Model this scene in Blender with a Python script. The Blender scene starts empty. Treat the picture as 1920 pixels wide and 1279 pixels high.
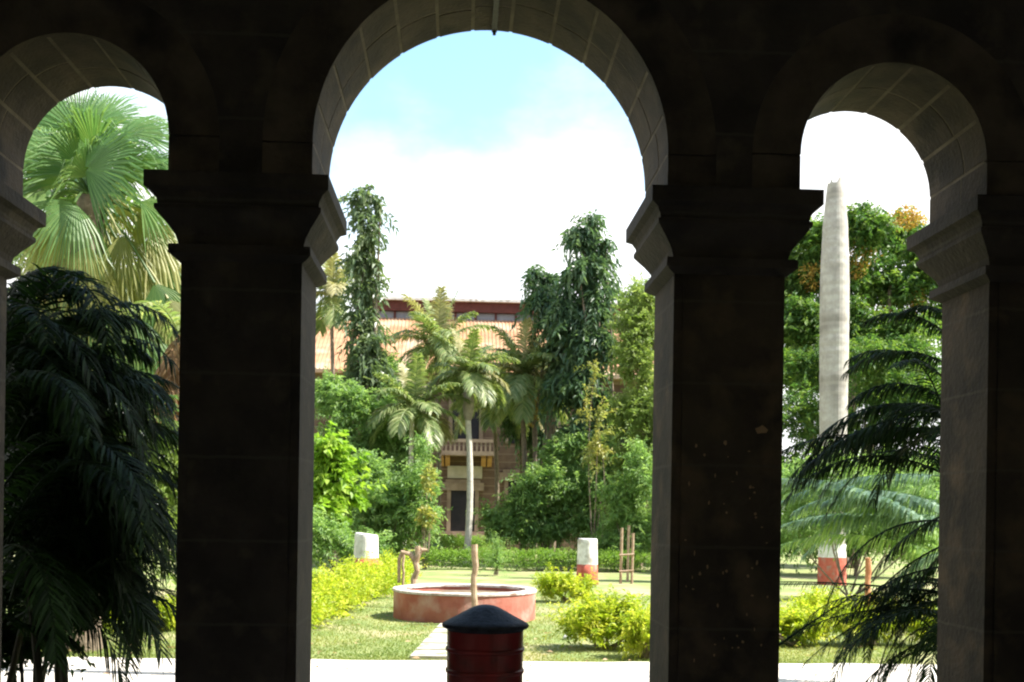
import bpy, math, random
import numpy as np
from mathutils import Vector, Matrix

# ------------------------------------------------------------------ camera, world, sun, exposure
S = bpy.context.scene
col = S.collection
R = math.radians
EYE = 2.1
YAW, ROLL, FPX = R(2.8), R(0.86), 2000.0
PPX, PPY = 960.0, 961.5
F_ = np.array([math.sin(YAW), math.cos(YAW), 0.0])
R0 = np.array([math.cos(YAW), -math.sin(YAW), 0.0])
U0 = np.array([0.0, 0.0, 1.0])
RT = math.cos(ROLL) * R0 + math.sin(ROLL) * U0
UP = -math.sin(ROLL) * R0 + math.cos(ROLL) * U0
cd = bpy.data.cameras.new('camera')
cam = bpy.data.objects.new('camera', cd); col.objects.link(cam)
cd.sensor_width = 36.0; cd.lens = FPX / 1920 * 36.0
cd.shift_y = (PPY - 639.5) / 1920; cd.clip_end = 2000; cd.clip_start = 0.05
cam.matrix_world = Matrix(((RT[0], UP[0], -F_[0], 0), (RT[1], UP[1], -F_[1], 0), (RT[2], UP[2], -F_[2], EYE), (0, 0, 0, 1)))
S.camera = cam

SUN_EL = R(52); sx, sy = 0.992, -0.125
W = bpy.data.worlds.new('World'); S.world = W; W.use_nodes = True
nt = W.node_tree; nt.nodes.clear()
def wn(t, **k):
    n = nt.nodes.new(t)
    for a, b in k.items(): setattr(n, a, b)
    return n
sky = wn('ShaderNodeTexSky', sky_type='NISHITA', sun_disc=False, sun_elevation=SUN_EL, sun_rotation=math.atan2(sx, sy))
sky.air_density = 1.0; sky.dust_density = 1.2; sky.ozone_density = 1.0
bg = wn('ShaderNodeBackground'); bg.inputs['Strength'].default_value = 0.145
wo = wn('ShaderNodeOutputWorld')
tc = wn('ShaderNodeTexCoord'); sep = wn('ShaderNodeSeparateXYZ')
nz = wn('ShaderNodeTexNoise'); nz.inputs['Scale'].default_value = 5.5; nz.inputs['Detail'].default_value = 6; nz.inputs['Roughness'].default_value = 0.52
mp = wn('ShaderNodeMapping'); mp.inputs['Scale'].default_value = (1, 1, 1.8); mp.inputs['Location'].default_value = (0.3, 0.1, 0.35)
ma = wn('ShaderNodeMath', operation='MULTIPLY_ADD'); ma.inputs[1].default_value = -4.2; ma.inputs[2].default_value = 1.22   # more cloud towards the horizon
ad = wn('ShaderNodeMath', operation='ADD')
n2 = wn('ShaderNodeMath', operation='MULTIPLY_ADD'); n2.inputs[1].default_value = 1.9; n2.inputs[2].default_value = -0.72
rp = wn('ShaderNodeMapRange', interpolation_type='SMOOTHSTEP'); rp.inputs['From Min'].default_value = -0.25; rp.inputs['From Max'].default_value = 0.75
mx = wn('ShaderNodeMix', data_type='RGBA'); mx.inputs['B'].default_value = (4.3, 4.3, 4.3, 1)
hz = wn('ShaderNodeMix', data_type='RGBA', blend_type='MULTIPLY'); hz.inputs['Factor'].default_value = 1; hz.inputs['B'].default_value = (0.88, 1.0, 0.97, 1)
L = nt.links.new
L(tc.outputs['Generated'], mp.inputs['Vector']); L(mp.outputs[0], nz.inputs['Vector'])
L(tc.outputs['Generated'], sep.inputs[0]); L(sep.outputs['Z'], ma.inputs[0]); L(nz.outputs['Fac'], n2.inputs[0])
ax = wn('ShaderNodeMath', operation='ABSOLUTE'); L(sep.outputs['X'], ax.inputs[0])
ax2 = wn('ShaderNodeMath', operation='MULTIPLY_ADD'); ax2.inputs[1].default_value = 5.0; ax1 = wn('ShaderNodeMath', operation='SUBTRACT'); ax1.use_clamp = True; ax1.inputs[1].default_value = .19; L(ax.outputs[0], ax1.inputs[0]); L(ax1.outputs[0], ax2.inputs[0]); L(ma.outputs[0], ax2.inputs[2])
L(ax2.outputs[0], ad.inputs[0]); L(n2.outputs[0], ad.inputs[1]); L(ad.outputs[0], rp.inputs['Value'])
L(rp.outputs['Result'], mx.inputs['Factor']); L(sky.outputs[0], hz.inputs['A']); L(hz.outputs['Result'], mx.inputs['A'])
L(mx.outputs['Result'], bg.inputs['Color']); L(bg.outputs[0], wo.inputs['Surface'])

sl = bpy.data.lights.new('sun', 'SUN'); sl.energy = 5.0; sl.angle = R(0.5); sl.color = (1.0, 0.95, 0.86)
so = bpy.data.objects.new('sun', sl); col.objects.link(so)
hl = math.hypot(sx, sy)
sd = Vector((sx / hl * math.cos(SUN_EL), sy / hl * math.cos(SUN_EL), math.sin(SUN_EL)))
so.rotation_euler = sd.to_track_quat('Z', 'Y').to_euler(); so.location = (30, -10, 40)
S.view_settings.view_transform = 'Standard'; S.view_settings.look = 'None'
S.view_settings.exposure = 1.62; S.view_settings.gamma = 1.0
S.render.engine = 'CYCLES'
S.cycles.use_denoising = True; S.cycles.max_bounces = 8; S.cycles.diffuse_bounces = 5
S.cycles.caustics_reflective = False; S.cycles.caustics_refractive = False
S.cycles.filter_width = 2.2

# ------------------------------------------------------------------ helpers
rng = np.random.default_rng(11)
def at(px, py, Y):
    d = F_ + (px - PPX) / FPX * RT - (py - PPY) / FPX * UP
    return d * (Y / d[1]) + np.array([0, 0, EYE])
def gr(px, py, z=0.0):
    d = F_ + (px - PPX) / FPX * RT - (py - PPY) / FPX * UP
    return d * ((z - EYE) / d[2]) + np.array([0, 0, EYE])
def unit(v):
    return v / np.maximum(np.linalg.norm(v, axis=-1, keepdims=True), 1e-9)

class MB:
    def __init__(self): self.v = []; self.f = []; self.n = 0; self.r = []
    def add(self, v, faces, rnd=0.5):
        v = np.asarray(v, float).reshape(-1, 3)
        for fa in faces if isinstance(faces, list) and len(faces) and isinstance(faces[0], np.ndarray) and faces[0].ndim == 2 else [np.asarray(f)[None] for f in faces]:
            self.f.append(np.asarray(fa) + self.n)
        self.v.append(v); self.n += len(v)
        self.r.append(np.broadcast_to(np.asarray(rnd, float), (len(v),)).copy())
    def box(self, x0, x1, y0, y1, z0, z1, rnd=0.5):
        v = [(x0,y0,z0),(x1,y0,z0),(x1,y1,z0),(x0,y1,z0),(x0,y0,z1),(x1,y0,z1),(x1,y1,z1),(x0,y1,z1)]
        self.add(v, [np.array([(0,3,2,1),(4,5,6,7),(0,1,5,4),(1,2,6,5),(2,3,7,6),(3,0,4,7)])], rnd)
    def tube(self, pts, rad, n=8, rnd=0.5, cap=True):
        pts = np.asarray(pts, float); m = len(pts); rad = np.broadcast_to(np.asarray(rad, float), (m,))
        t = unit(np.gradient(pts, axis=0)); ref = np.array([0.13, 0.97, 0.2]) if abs(t[0][1]) < .8 else np.array([1.0, 0, 0])
        a = unit(np.cross(t, ref)); b = np.cross(t, a); th = np.linspace(0, 2*math.pi, n, endpoint=False)
        v = pts[:,None] + rad[:,None,None]*(np.cos(th)[None,:,None]*a[:,None] + np.sin(th)[None,:,None]*b[:,None])
        i = np.arange(m-1)[:,None]*n; j = np.arange(n)[None]; j2 = (j+1) % n
        q = np.stack([i+j, i+j2, i+n+j2, i+n+j], -1).reshape(-1, 4)
        fs = [q]
        if cap: fs += [np.arange(n)[None, ::-1], (np.arange(n) + (m-1)*n)[None]]
        self.add(v.reshape(-1, 3), fs, rnd)
    def lathe(self, c, prof, n=48, rnd=0.5, jit=0.0, caps=True):
        prof = np.asarray(prof, float); m = len(prof); th = np.linspace(0, 2*math.pi, n, endpoint=False)
        r = prof[:,0][:,None] * (1 + jit*np.sin(th*3+1)[None]*.6 + jit*np.sin(th*7)[None]*.4)
        v = np.stack([c[0]+r*np.cos(th), c[1]+r*np.sin(th), np.broadcast_to(c[2]+prof[:,1][:,None], r.shape)], -1)
        i = np.arange(m-1)[:,None]*n; j = np.arange(n)[None]; j2 = (j+1) % n
        q = np.stack([i+j, i+j2, i+n+j2, i+n+j], -1).reshape(-1, 4)
        self.add(v.reshape(-1,3), [q]+([np.arange(n)[None, ::-1], (np.arange(n)+(m-1)*n)[None]] if caps else []), rnd)
    def leaves(self, P, D, N, Ln, Wd, rnd, droop=.15, fold=.18):
        D = unit(D); sd_ = unit(np.cross(D, N)); N2 = np.cross(sd_, D); Ln = np.asarray(Ln)[:,None]; Wd = np.asarray(Wd)[:,None]
        t = P + D*Ln - np.array([0,0,1.])*Ln*droop
        l = P + D*Ln*.42 + sd_*Wd*.5 + N2*Wd*fold; r = P + D*Ln*.42 - sd_*Wd*.5 + N2*Wd*fold
        v = np.stack([P, l, t, r], 1).reshape(-1, 3); k = np.arange(len(P))[:,None]*4
        self.add(v, [np.concatenate([k+np.array([[0,2,1]]), k+np.array([[0,3,2]])])], np.repeat(rnd, 4))
    def strips(self, P, D, N, Ln, Wd, droop, rnd):
        """narrow leaflets in three bending pieces"""
        D = unit(D); s = unit(np.cross(D, N)); Ln = np.asarray(Ln)[:,None]; Wd = np.asarray(Wd)[:,None]; dr = np.broadcast_to(np.asarray(droop), (len(P),))[:,None]
        z = np.array([0,0,1.]); out = []
        for t, w in ((0, .45), (.35, 1.0), (.7, .75), (1.0, .06)):
            c = P + D*Ln*(t - .25*dr*t*t) - z*Ln*dr*t*t*.75
            out += [c + s*Wd*w*.5, c - s*Wd*w*.5]
        v = np.stack(out, 1).reshape(-1, 3); k = np.arange(len(P))[:,None]*8
        self.add(v, [np.concatenate([k+np.array([[0,1,3,2]])+2*i for i in range(3)])], np.repeat(rnd, 8))
    def build(self, name, mat, parent=None, smooth=False):
        me = bpy.data.meshes.new(name)
        v = np.concatenate(self.v); org = parent['_o'] if parent is not None and '_o' in parent else None
        if org is not None: v = v - np.array(org[:])
        tot = np.concatenate([np.full(len(f), f.shape[1]) for f in self.f]); idx = np.concatenate([f.ravel() for f in self.f])
        me.vertices.add(len(v)); me.vertices.foreach_set('co', v.astype(np.float32).ravel())
        me.loops.add(len(idx)); me.loops.foreach_set('vertex_index', idx.astype(np.int32))
        me.polygons.add(len(tot)); st = np.concatenate([[0], np.cumsum(tot)[:-1]])
        me.polygons.foreach_set('loop_start', st.astype(np.int32))
        try: me.polygons.foreach_set('loop_total', tot.astype(np.int32))
        except Exception: pass
        me.update(calc_edges=True); me.validate()
        a = me.attributes.new('rnd', 'FLOAT', 'POINT'); a.data.foreach_set('value', np.concatenate(self.r).astype(np.float32))
        me.polygons.foreach_set('use_smooth', np.full(len(me.polygons), smooth, bool))
        me.materials.append(mat)
        o = bpy.data.objects.new(name, me); col.objects.link(o)
        if parent is not None:
            o.parent = parent
            if org is not None: o['_o'] = org[:]
        return o

def tag(o, label=None, cat=None, group=None, kind=None):
    for k, v in (('label', label), ('category', cat), ('group', group), ('kind', kind)):
        if v: o[k] = v
    return o
def thing(name, label, cat, loc, group=None):
    o = bpy.data.objects.new(name, None); col.objects.link(o); o.location = [float(c) for c in loc]; o.empty_display_size = .2
    o['_o'] = [float(c) for c in loc]
    return tag(o, label, cat, group)

# ------------------------------------------------------------------ materials
def mat(name):
    m = bpy.data.materials.new(name); m.use_nodes = True; t = m.node_tree; t.nodes.clear()
    o = t.nodes.new('ShaderNodeOutputMaterial'); b = t.nodes.new('ShaderNodeBsdfPrincipled'); t.links.new(b.outputs[0], o.inputs[0])
    return m, t, b, o
def surf(name, c1, c2, rough=.8, scale=4, bump=.2, bscale=None, detail=5, spec=.3, c3=None, sc3=1.0, lo=.35, hi=.65, metal=0, t3=(.52, .62)):
    m, t, b, o = mat(name); N = t.nodes.new; K = t.links.new
    g = N('ShaderNodeNewGeometry')
    n = N('ShaderNodeTexNoise'); n.inputs['Scale'].default_value = scale; n.inputs['Detail'].default_value = detail; n.inputs['Roughness'].default_value = .6
    K(g.outputs['Position'], n.inputs['Vector'])
    r = N('ShaderNodeValToRGB'); r.color_ramp.elements[0].position = lo; r.color_ramp.elements[1].position = hi
    r.color_ramp.elements[0].color = (*c1, 1); r.color_ramp.elements[1].color = (*c2, 1); K(n.outputs['Fac'], r.inputs['Fac'])
    last = r.outputs['Color']
    if c3:
        n3 = N('ShaderNodeTexNoise'); n3.inputs['Scale'].default_value = sc3; n3.inputs['Detail'].default_value = 6; K(g.outputs['Position'], n3.inputs['Vector'])
        mr = N('ShaderNodeMapRange'); mr.inputs['From Min'].default_value = t3[0]; mr.inputs['From Max'].default_value = t3[1]; K(n3.outputs['Fac'], mr.inputs['Value'])
        mxx = N('ShaderNodeMix'); mxx.data_type = 'RGBA'; mxx.inputs['B'].default_value = (*c3, 1); K(mr.outputs['Result'], mxx.inputs['Factor']); K(last, mxx.inputs['A']); last = mxx.outputs['Result']
    K(last, b.inputs['Base Color']); b.inputs['Roughness'].default_value = rough; b.inputs['Specular IOR Level'].default_value = spec; b.inputs['Metallic'].default_value = metal
    if bump:
        nb = N('ShaderNodeTexNoise'); nb.inputs['Scale'].default_value = bscale or scale*5; nb.inputs['Detail'].default_value = 6; K(g.outputs['Position'], nb.inputs['Vector'])
        bp = N('ShaderNodeBump'); bp.inputs['Strength'].default_value = bump; bp.inputs['Distance'].default_value = .02; K(nb.outputs['Fac'], bp.inputs['Height']); K(bp.outputs[0], b.inputs['Normal'])
    m['_col'] = 1
    return m
def courses(m, step, z0, c, w=.012):
    """pale mortar joints at every stone course"""
    t = m.node_tree; N = t.nodes.new; K = t.links.new; b = [n for n in t.nodes if n.type == 'BSDF_PRINCIPLED'][0]
    src = b.inputs['Base Color'].links[0].from_socket
    g = N('ShaderNodeNewGeometry'); s = N('ShaderNodeSeparateXYZ'); K(g.outputs['Position'], s.inputs[0])
    n = N('ShaderNodeTexNoise'); n.inputs['Scale'].default_value = 9; K(g.outputs['Position'], n.inputs['Vector'])
    a = N('ShaderNodeMath'); a.operation = 'MULTIPLY_ADD'; a.inputs[1].default_value = .016; K(n.outputs['Fac'], a.inputs[0]); K(s.outputs['Z'], a.inputs[2])
    d = N('ShaderNodeMath'); d.operation = 'ADD'; d.inputs[1].default_value = -z0; K(a.outputs[0], d.inputs[0])
    p = N('ShaderNodeMath'); p.operation = 'PINGPONG'; p.inputs[1].default_value = step/2; K(d.outputs[0], p.inputs[0])
    r = N('ShaderNodeMapRange'); r.inputs['From Min'].default_value = w*.4; r.inputs['From Max'].default_value = w; r.inputs['To Min'].default_value = .55; r.inputs['To Max'].default_value = 0; K(p.outputs[0], r.inputs['Value'])
    x = N('ShaderNodeMix'); x.data_type = 'RGBA'; x.inputs['B'].default_value = (*c, 1); K(r.outputs['Result'], x.inputs['Factor']); K(src, x.inputs['A']); K(x.outputs['Result'], b.inputs['Base Color'])
    return m
def leafmat(name, cols, trans=.4, rough=.5, tcol=1.5):
    m, t, b, o = mat(name); N = t.nodes.new; K = t.links.new
    a = N('ShaderNodeAttribute'); a.attribute_name = 'rnd'
    r = N('ShaderNodeValToRGB'); e = r.color_ramp.elements
    for i, c in enumerate(cols):
        x = e[i] if i < 2 else e.new(i/(len(cols)-1))
        x.position = i/(len(cols)-1); x.color = (*c, 1)
    for i, x in enumerate(r.color_ramp.elements): x.color = (*cols[i], 1)
    K(a.outputs['Fac'], r.inputs['Fac']); K(r.outputs['Color'], b.inputs['Base Color']); b.inputs['Roughness'].default_value = rough; b.inputs['Specular IOR Level'].default_value = .35
    tr = N('ShaderNodeBsdfTranslucent'); mul = N('ShaderNodeMix'); mul.data_type = 'RGBA'; mul.blend_type = 'MULTIPLY'; mul.inputs['Factor'].default_value = 1
    mul.inputs['B'].default_value = (tcol*1.05, tcol*1.1, tcol*.55, 1); K(r.outputs['Color'], mul.inputs['A']); K(mul.outputs['Result'], tr.inputs['Color'])
    ms = N('ShaderNodeMixShader'); ms.inputs[0].default_value = trans; K(b.outputs[0], ms.inputs[1]); K(tr.outputs[0], ms.inputs[2]); K(ms.outputs[0], o.inputs[0])
    return m

M = {}
M['stone'] = courses(surf('dark_basalt', (.031,.025,.020), (.060,.047,.037), .85, 2.6, .45, 30, c3=(.085,.066,.046), sc3=5, t3=(.55,.75)), .475, .5, (.075,.066,.052))
M['brownbasalt'] = courses(surf('warm_brown_basalt', (.034,.026,.018), (.072,.053,.035), .85, 2.2, .45, 30, c3=(.115,.078,.045), sc3=4, t3=(.5,.72)), .475, .5, (.085,.07,.05))  # warmer brown basalt with paler patches, for the right pillar and pier
M['voussoir'] = surf('voussoir_stone', (.044,.033,.024), (.096,.071,.050), .85, 3.2, .4, 40, c3=(.022,.018,.014), sc3=2.5, t3=(.52,.7))
M['mortar'] = surf('lime_mortar', (.11,.088,.064), (.19,.155,.112), .9, 6, .2)
M['plaster'] = surf('pale_room_plaster', (.86,.86,.85), (.90,.90,.89), .9, 2, .1)  # near-white so the unseen room bounces light onto the arch fronts
M['floorstone'] = surf('veranda_stone_floor', (.48,.47,.45), (.56,.55,.53), .6, 3, .1)
M['exterior'] = courses(surf('exterior_stone', (.16,.13,.10), (.25,.2,.15), .9, 3, .3, 25), .4, 0, (.3,.26,.2))
M['chip'] = surf('chipped_plaster_patch', (.30,.19,.10), (.36,.23,.12), .9, 30, .2)
M['iron'] = surf('black_iron', (.012,.012,.012), (.03,.026,.022), .6, 12, .2, spec=.4)
M['redpaint'] = surf('dark_red_enamel', (.27,.018,.016), (.34,.03,.025), .42, 6, .1, spec=.4, c3=(.17,.03,.022), sc3=7, t3=(.5,.68))
M['capblack'] = surf('weathered_black_paint', (.014,.015,.017), (.05,.05,.055), .62, 22, .35, 60, spec=.35)
M['soil'] = surf('soil', (.10,.07,.045), (.19,.14,.09), .95, 8, .5)
M['path'] = surf('pale_gravel_path', (.52,.48,.42), (.68,.64,.58), .95, 6, .25, 60)
M['slab'] = surf('worn_paving_slab', (.33,.31,.25), (.44,.41,.34), .9, 5, .2, 40, c3=(.22,.24,.12), sc3=3)
M['terracotta'] = surf('red_oxide_wash', (.31,.095,.07), (.40,.15,.115), .85, 3, .3, 25, c3=(.44,.27,.23), sc3=2.2, t3=(.5,.7))
M['whitewash'] = surf('whitewash', (.54,.52,.49), (.70,.69,.67), .85, 6, .3, 25, c3=(.34,.31,.27), sc3=3.5, t3=(.54,.68))
M['rimwash'] = surf('worn_rim_wash', (.42,.36,.33), (.60,.56,.53), .9, 9, .3, 25, c3=(.24,.15,.12), sc3=4, t3=(.5,.64))
M['redband'] = surf('red_oxide_band', (.36,.075,.048), (.46,.13,.09), .85, 5, .2, 25, c3=(.30,.20,.16), sc3=4, t3=(.56,.7))
M['wood'] = surf('bare_wood_post', (.28,.19,.12), (.42,.31,.22), .85, 9, .3, 60)
M['bark'] = surf('grey_brown_bark', (.13,.10,.075), (.24,.19,.14), .9, 9, .5, 40)
M['darkbark'] = surf('dark_stem', (.02,.018,.012), (.045,.04,.028), .9, 9, .4, 40)
M['palebark'] = surf('pale_palm_bark', (.38,.35,.30), (.54,.50,.44), .85, 7, .3, 40)
M['ringbark'] = courses(surf('ringed_pale_bark', (.30,.28,.26), (.43,.41,.38), .85, 5, .3, 40, c3=(.23,.21,.19), sc3=1.3, t3=(.5,.66)), .31, .1, (.33,.305,.27), .07)
M['shaftgreen'] = surf('grey_crownshaft', (.23,.2,.16), (.33,.29,.23), .7, 5, .15)
M['roof'] = surf('clay_roof_tiles', (.30,.15,.08), (.39,.225,.13), .9, 1.2, .4, 14, c3=(.37,.27,.19), sc3=.5)
M['darkred'] = surf('dark_red_boards', (.07,.018,.013), (.10,.027,.02), .7, 3, .1)
M['glassgrey'] = surf('dusty_glass', (.14,.13,.15), (.20,.19,.21), .3, 2, 0, spec=.5)
M['hole'] = surf('dark_opening', (.012,.012,.018), (.025,.022,.028), .5, 2, 0)  # near-black fill standing for the depth of window and door openings
M['bstone'] = courses(surf('brown_ashlar', (.105,.066,.045), (.165,.11,.078), .9, 1.5, .3, 12), .45, 0, (.3,.23,.17), .03)
M['trimstone'] = surf('pale_trim_stone', (.20,.145,.105), (.30,.23,.17), .9, 2, .2)
M['ochre'] = surf('ochre_bracket_paint', (.40,.22,.09), (.48,.28,.12), .85, 3, .1)
M['panel'] = surf('pale_panel', (.40,.36,.28), (.50,.45,.36), .8, 2, .05)
M['rock'] = surf('white_stone', (.55,.53,.5), (.7,.68,.65), .9, 12, .3)
M['orangewood'] = surf('reddish_stake', (.42,.17,.08), (.52,.25,.13), .85, 9, .3, 60)
# foliage: ramps run over a random number per leaf
M['lf_shrub'] = leafmat('shrub_leaves', [(.12,.21,.075),(.19,.30,.11),(.27,.37,.155)], .5)
M['lf_light'] = leafmat('light_shrub_leaves', [(.15,.22,.06),(.20,.27,.08),(.25,.30,.12)], .48)
M['lf_lime'] = leafmat('lime_leaves', [(.15,.27,.03),(.20,.33,.04),(.28,.38,.07)], .45)
M['lf_gold'] = leafmat('golden_leaves', [(.19,.28,.02),(.33,.39,.03),(.47,.47,.06)], .45)
M['lf_hedge'] = leafmat('clipped_hedge_leaves', [(.13,.235,.04),(.18,.29,.055),(.23,.33,.075)], .45)
M['lf_mast'] = leafmat('mast_tree_leaves', [(.048,.092,.05),(.078,.138,.075),(.125,.185,.105)], .38, .35)
M['lf_mastpale'] = leafmat('pale_mast_leaves', [(.07,.11,.06),(.11,.16,.085),(.17,.21,.12)], .4, .35)
M['lf_canopy'] = leafmat('canopy_leaves', [(.04,.095,.028),(.075,.15,.035),(.16,.235,.05)], .42)
M['lf_orange'] = leafmat('orange_pods', [(.30,.16,.035),(.42,.26,.05),(.36,.30,.08)], .35)
M['lf_palm'] = leafmat('palm_leaflets', [(.11,.17,.06),(.19,.245,.095),(.32,.34,.17)], .42, .4)
M['lf_palmdry'] = leafmat('drying_palm_leaflets', [(.20,.20,.09),(.31,.29,.15),(.42,.38,.23)], .35, .45)
M['lf_fan'] = leafmat('fan_leaves', [(.06,.135,.045),(.095,.19,.06),(.17,.24,.08)], .4, .35)
M['lf_fandry'] = leafmat('drooping_fan_leaves', [(.17,.20,.06),(.28,.29,.10),(.40,.38,.17)], .35, .45)
M['lf_dead'] = leafmat('dead_palm_leaves', [(.22,.12,.06),(.33,.20,.11),(.42,.29,.18)], .25, .6)
M['lf_dark'] = leafmat('dark_frond_leaflets', [(.006,.014,.005),(.011,.027,.008),(.022,.050,.015)], .25, .65)  # leaf colour taken near black, so it carries part of the shade
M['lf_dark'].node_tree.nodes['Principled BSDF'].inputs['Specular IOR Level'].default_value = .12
M['lf_blue'] = leafmat('blue_green_leaflets', [(.06,.115,.07),(.11,.19,.125),(.21,.31,.22)], .35, .35)
M['lf_yellow'] = leafmat('yellow_vine_leaves', [(.18,.23,.07),(.27,.28,.09),(.36,.32,.10)], .4)
M['lf_grass'] = leafmat('grass_blades', [(.13,.19,.05),(.20,.24,.075),(.32,.30,.12)], .4)
M['lf_far'] = leafmat('far_tree_leaves', [(.05,.09,.03),(.08,.13,.045),(.11,.15,.06)], .35)

# ground: dry lawn
def lawn():
    m = surf('dry_lawn', (.13,.18,.055), (.23,.25,.095), .95, .9, .5, 60, c3=(.34,.29,.17), sc3=.5, t3=(.5,.68))
    return m
M['lawn'] = lawn()

# ------------------------------------------------------------------ setting: ground, path
g = MB(); xs = np.concatenate([[-600,-120], np.linspace(-40,40,41), [120,600]]); ys = np.concatenate([[-200], np.linspace(-6,80,60), [160,900]])
X, Y = np.meshgrid(xs, ys); Zg = np.where((np.abs(X) < 39) & (Y > 15.5) & (Y < 78), .02*np.sin(X*1.3+Y*.7)+.015*np.sin(X*.6-Y*1.1), 0) - .02
nx = len(xs); i = np.arange(len(ys)-1)[:,None]*nx; j = np.arange(nx-1)[None]
g.add(np.stack([X, Y, Zg], -1).reshape(-1,3), [np.stack([i+j, i+j+1, i+nx+j+1, i+nx+j], -1).reshape(-1,4)])
tag(g.build('ground', M['lawn'], smooth=True), kind='structure')
p = MB(); xs = np.linspace(-30, 30, 121)
near = 12.7 + .08*np.sin(xs*1.9) + .05*np.sin(xs*4.3); far = 14.93 + .05*np.sin(xs*2.3+1) + .035*np.sin(xs*6.1) - .0*xs
v = np.concatenate([np.stack([xs, near, np.full_like(xs, .022)], -1), np.stack([xs, far, np.full_like(xs, .022)], -1)])
k = np.arange(120); p.add(v, [np.stack([k, k+1, k+122, k+121], -1)])
tag(p.build('path', M['path']), kind='structure')
a0, a1 = gr(768, 1236), gr(826, 1174); b0, b1 = gr(905, 1238), gr(935, 1174)
w = MB()
for k in range(6):
    t0, t1 = k/6+.008, (k+1)/6-.008
    q = [a0+(a1-a0)*t0, b0+(b1-b0)*t0, b0+(b1-b0)*t1, a0+(a1-a0)*t1]
    v = [(x[0], x[1], -.05) for x in q] + [(x[0], x[1], .045+.006*((k*7) % 3)) for x in q]
    w.add(v, [np.array([(4,5,6,7),(0,1,5,4),(1,2,6,5),(2,3,7,6),(3,0,4,7)])])
tag(w.build('footpath', M['slab']), kind='structure')

# ------------------------------------------------------------------ the arcade
Y0, D, RING = 6.06, .757, .28
CAPZ = 4.02; STILT = .20; RC, RS = 1.01, .55; FLOOR = .5; TOP = 6.6
Xc = (at(585, 340, Y0)[0] + at(1252, 340, Y0)[0]) / 2
HP = .40
Xl = Xc - RC - 2*HP - RS - .0; Xr = Xc + RC + 2*HP - .03 + RS
CAPZ = float((at(450, 320, Y0-.1)[2] + at(1380, 354, Y0-.1)[2]) / 2)
print('arcade', Xc, Xl, Xr, CAPZ, [at(x, 320, Y0)[0] for x in (321, 585, 1252, 1502, 1852)])
XR1 = Xr + RS + 2.6; XL0 = Xl - RS - 2.6
arc = thing('arcade_building', 'dark stone arcade with three round arches on square pillars, framing the garden', 'arcade', (Xc, Y0, 0))
def ST(xc): return .212 if abs(xc-Xc) < .1 else .232   # stilt of each arch
def ring_path(xc, r, n=40):
    a = np.linspace(math.pi, 0, n+1)
    pts = [(xc-r, CAPZ)] + [(xc+r*math.cos(t), CAPZ+ST(xc)+r*math.sin(t)) for t in a] + [(xc+r, CAPZ)]
    return np.array(pts)
sp = MB()
def quad_prism(mb, poly, y0, y1):
    n = len(poly); v = [(x, y0, z) for x, z in poly] + [(x, y1, z) for x, z in poly]
    fs = [tuple(range(n)), tuple(range(2*n-1, n-1, -1))] + [(k, k+n, (k+1) % n+n, (k+1) % n) for k in range(n)]
    mb.add(v, [np.array([f]) for f in fs])
for xc, r in ((Xl, RS), (Xc, RC), (Xr, RS)):
    pth = ring_path(xc, r+RING)
    for (x0, z0), (x1, z1) in zip(pth[1:-2], pth[2:-1]):
        quad_prism(sp, [(x0, z0), (x1, z1), (x1, TOP), (x0, TOP)], Y0, Y0+D)
edges = [XL0, Xl-RS-RING, Xl+RS+RING, Xc-RC-RING, Xc+RC+RING, Xr-RS-RING, Xr+RS+RING, XR1]
for k in range(0, 8, 2): sp.box(edges[k], edges[k+1], Y0, Y0+D, CAPZ, TOP)
sp.build('spandrel_wall', M['stone'], arc)
def arch(xc, r, nv, seed):
    rg = np.random.default_rng(seed)
    mo = MB(); pi_, po = ring_path(xc, r+.001), ring_path(xc, r+RING)
    for k in range(len(pi_)-1): quad_prism(mo, [tuple(pi_[k]), tuple(po[k]), tuple(po[k+1]), tuple(pi_[k+1])][::-1], Y0+.024, Y0+D-.006)
    a = mo.build('arch', M['mortar'], arc)
    vo = MB()
    def stone(pin, pout, y0, y1):
        n = len(pin); poly = [tuple(q) for q in pin] + [tuple(q) for q in pout[::-1]]
        quad_prism(vo, poly[::-1], y0, y1)
    ang = np.linspace(math.pi, 0, nv+1) + np.concatenate([[0], rg.uniform(-.03, .03, nv-1), [0]])
    for k in range(nv):
        sp_ = rg.uniform(.36, .64)*D; g_ = .009
        jf = rg.uniform(-.003, .0)
        for (ya, yb) in ((-.001, .03), (.03, sp_-g_), (sp_+g_, D)):
            j = jf if ya < sp_ else rg.uniform(-.003, .0); ga = .011/r if ya > 0 else .0
            ts = np.linspace(ang[k]-ga, ang[k+1]+ga, 6)
            pin = [(xc+(r+j)*math.cos(t), CAPZ+ST(xc)+(r+j)*math.sin(t)) for t in ts]; pout = [(xc+(r+RING-.0005)*math.cos(t), CAPZ+ST(xc)+(r+RING-.0005)*math.sin(t)) for t in np.linspace(ang[k]-.0004, ang[k+1]+.0004, 6)]
            stone(pin, pout, Y0+ya, Y0+yb)
    for s in (-1, 1):
        xi, xo = xc+s*r, xc+s*(r+RING-.0005)
        for (ya, yb) in ((-.001, D*.42), (D*.42+.012, D)):
            vo.box(min(xi,xo), max(xi,xo), Y0+ya, Y0+yb, CAPZ+.003, CAPZ+ST(xc)-.008)
    vo.build('voussoirs', M['voussoir'], a)
arch(Xl, RS, 7, 3); arch(Xc, RC, 13, 5); arch(Xr, RS, 7, 8)

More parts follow.
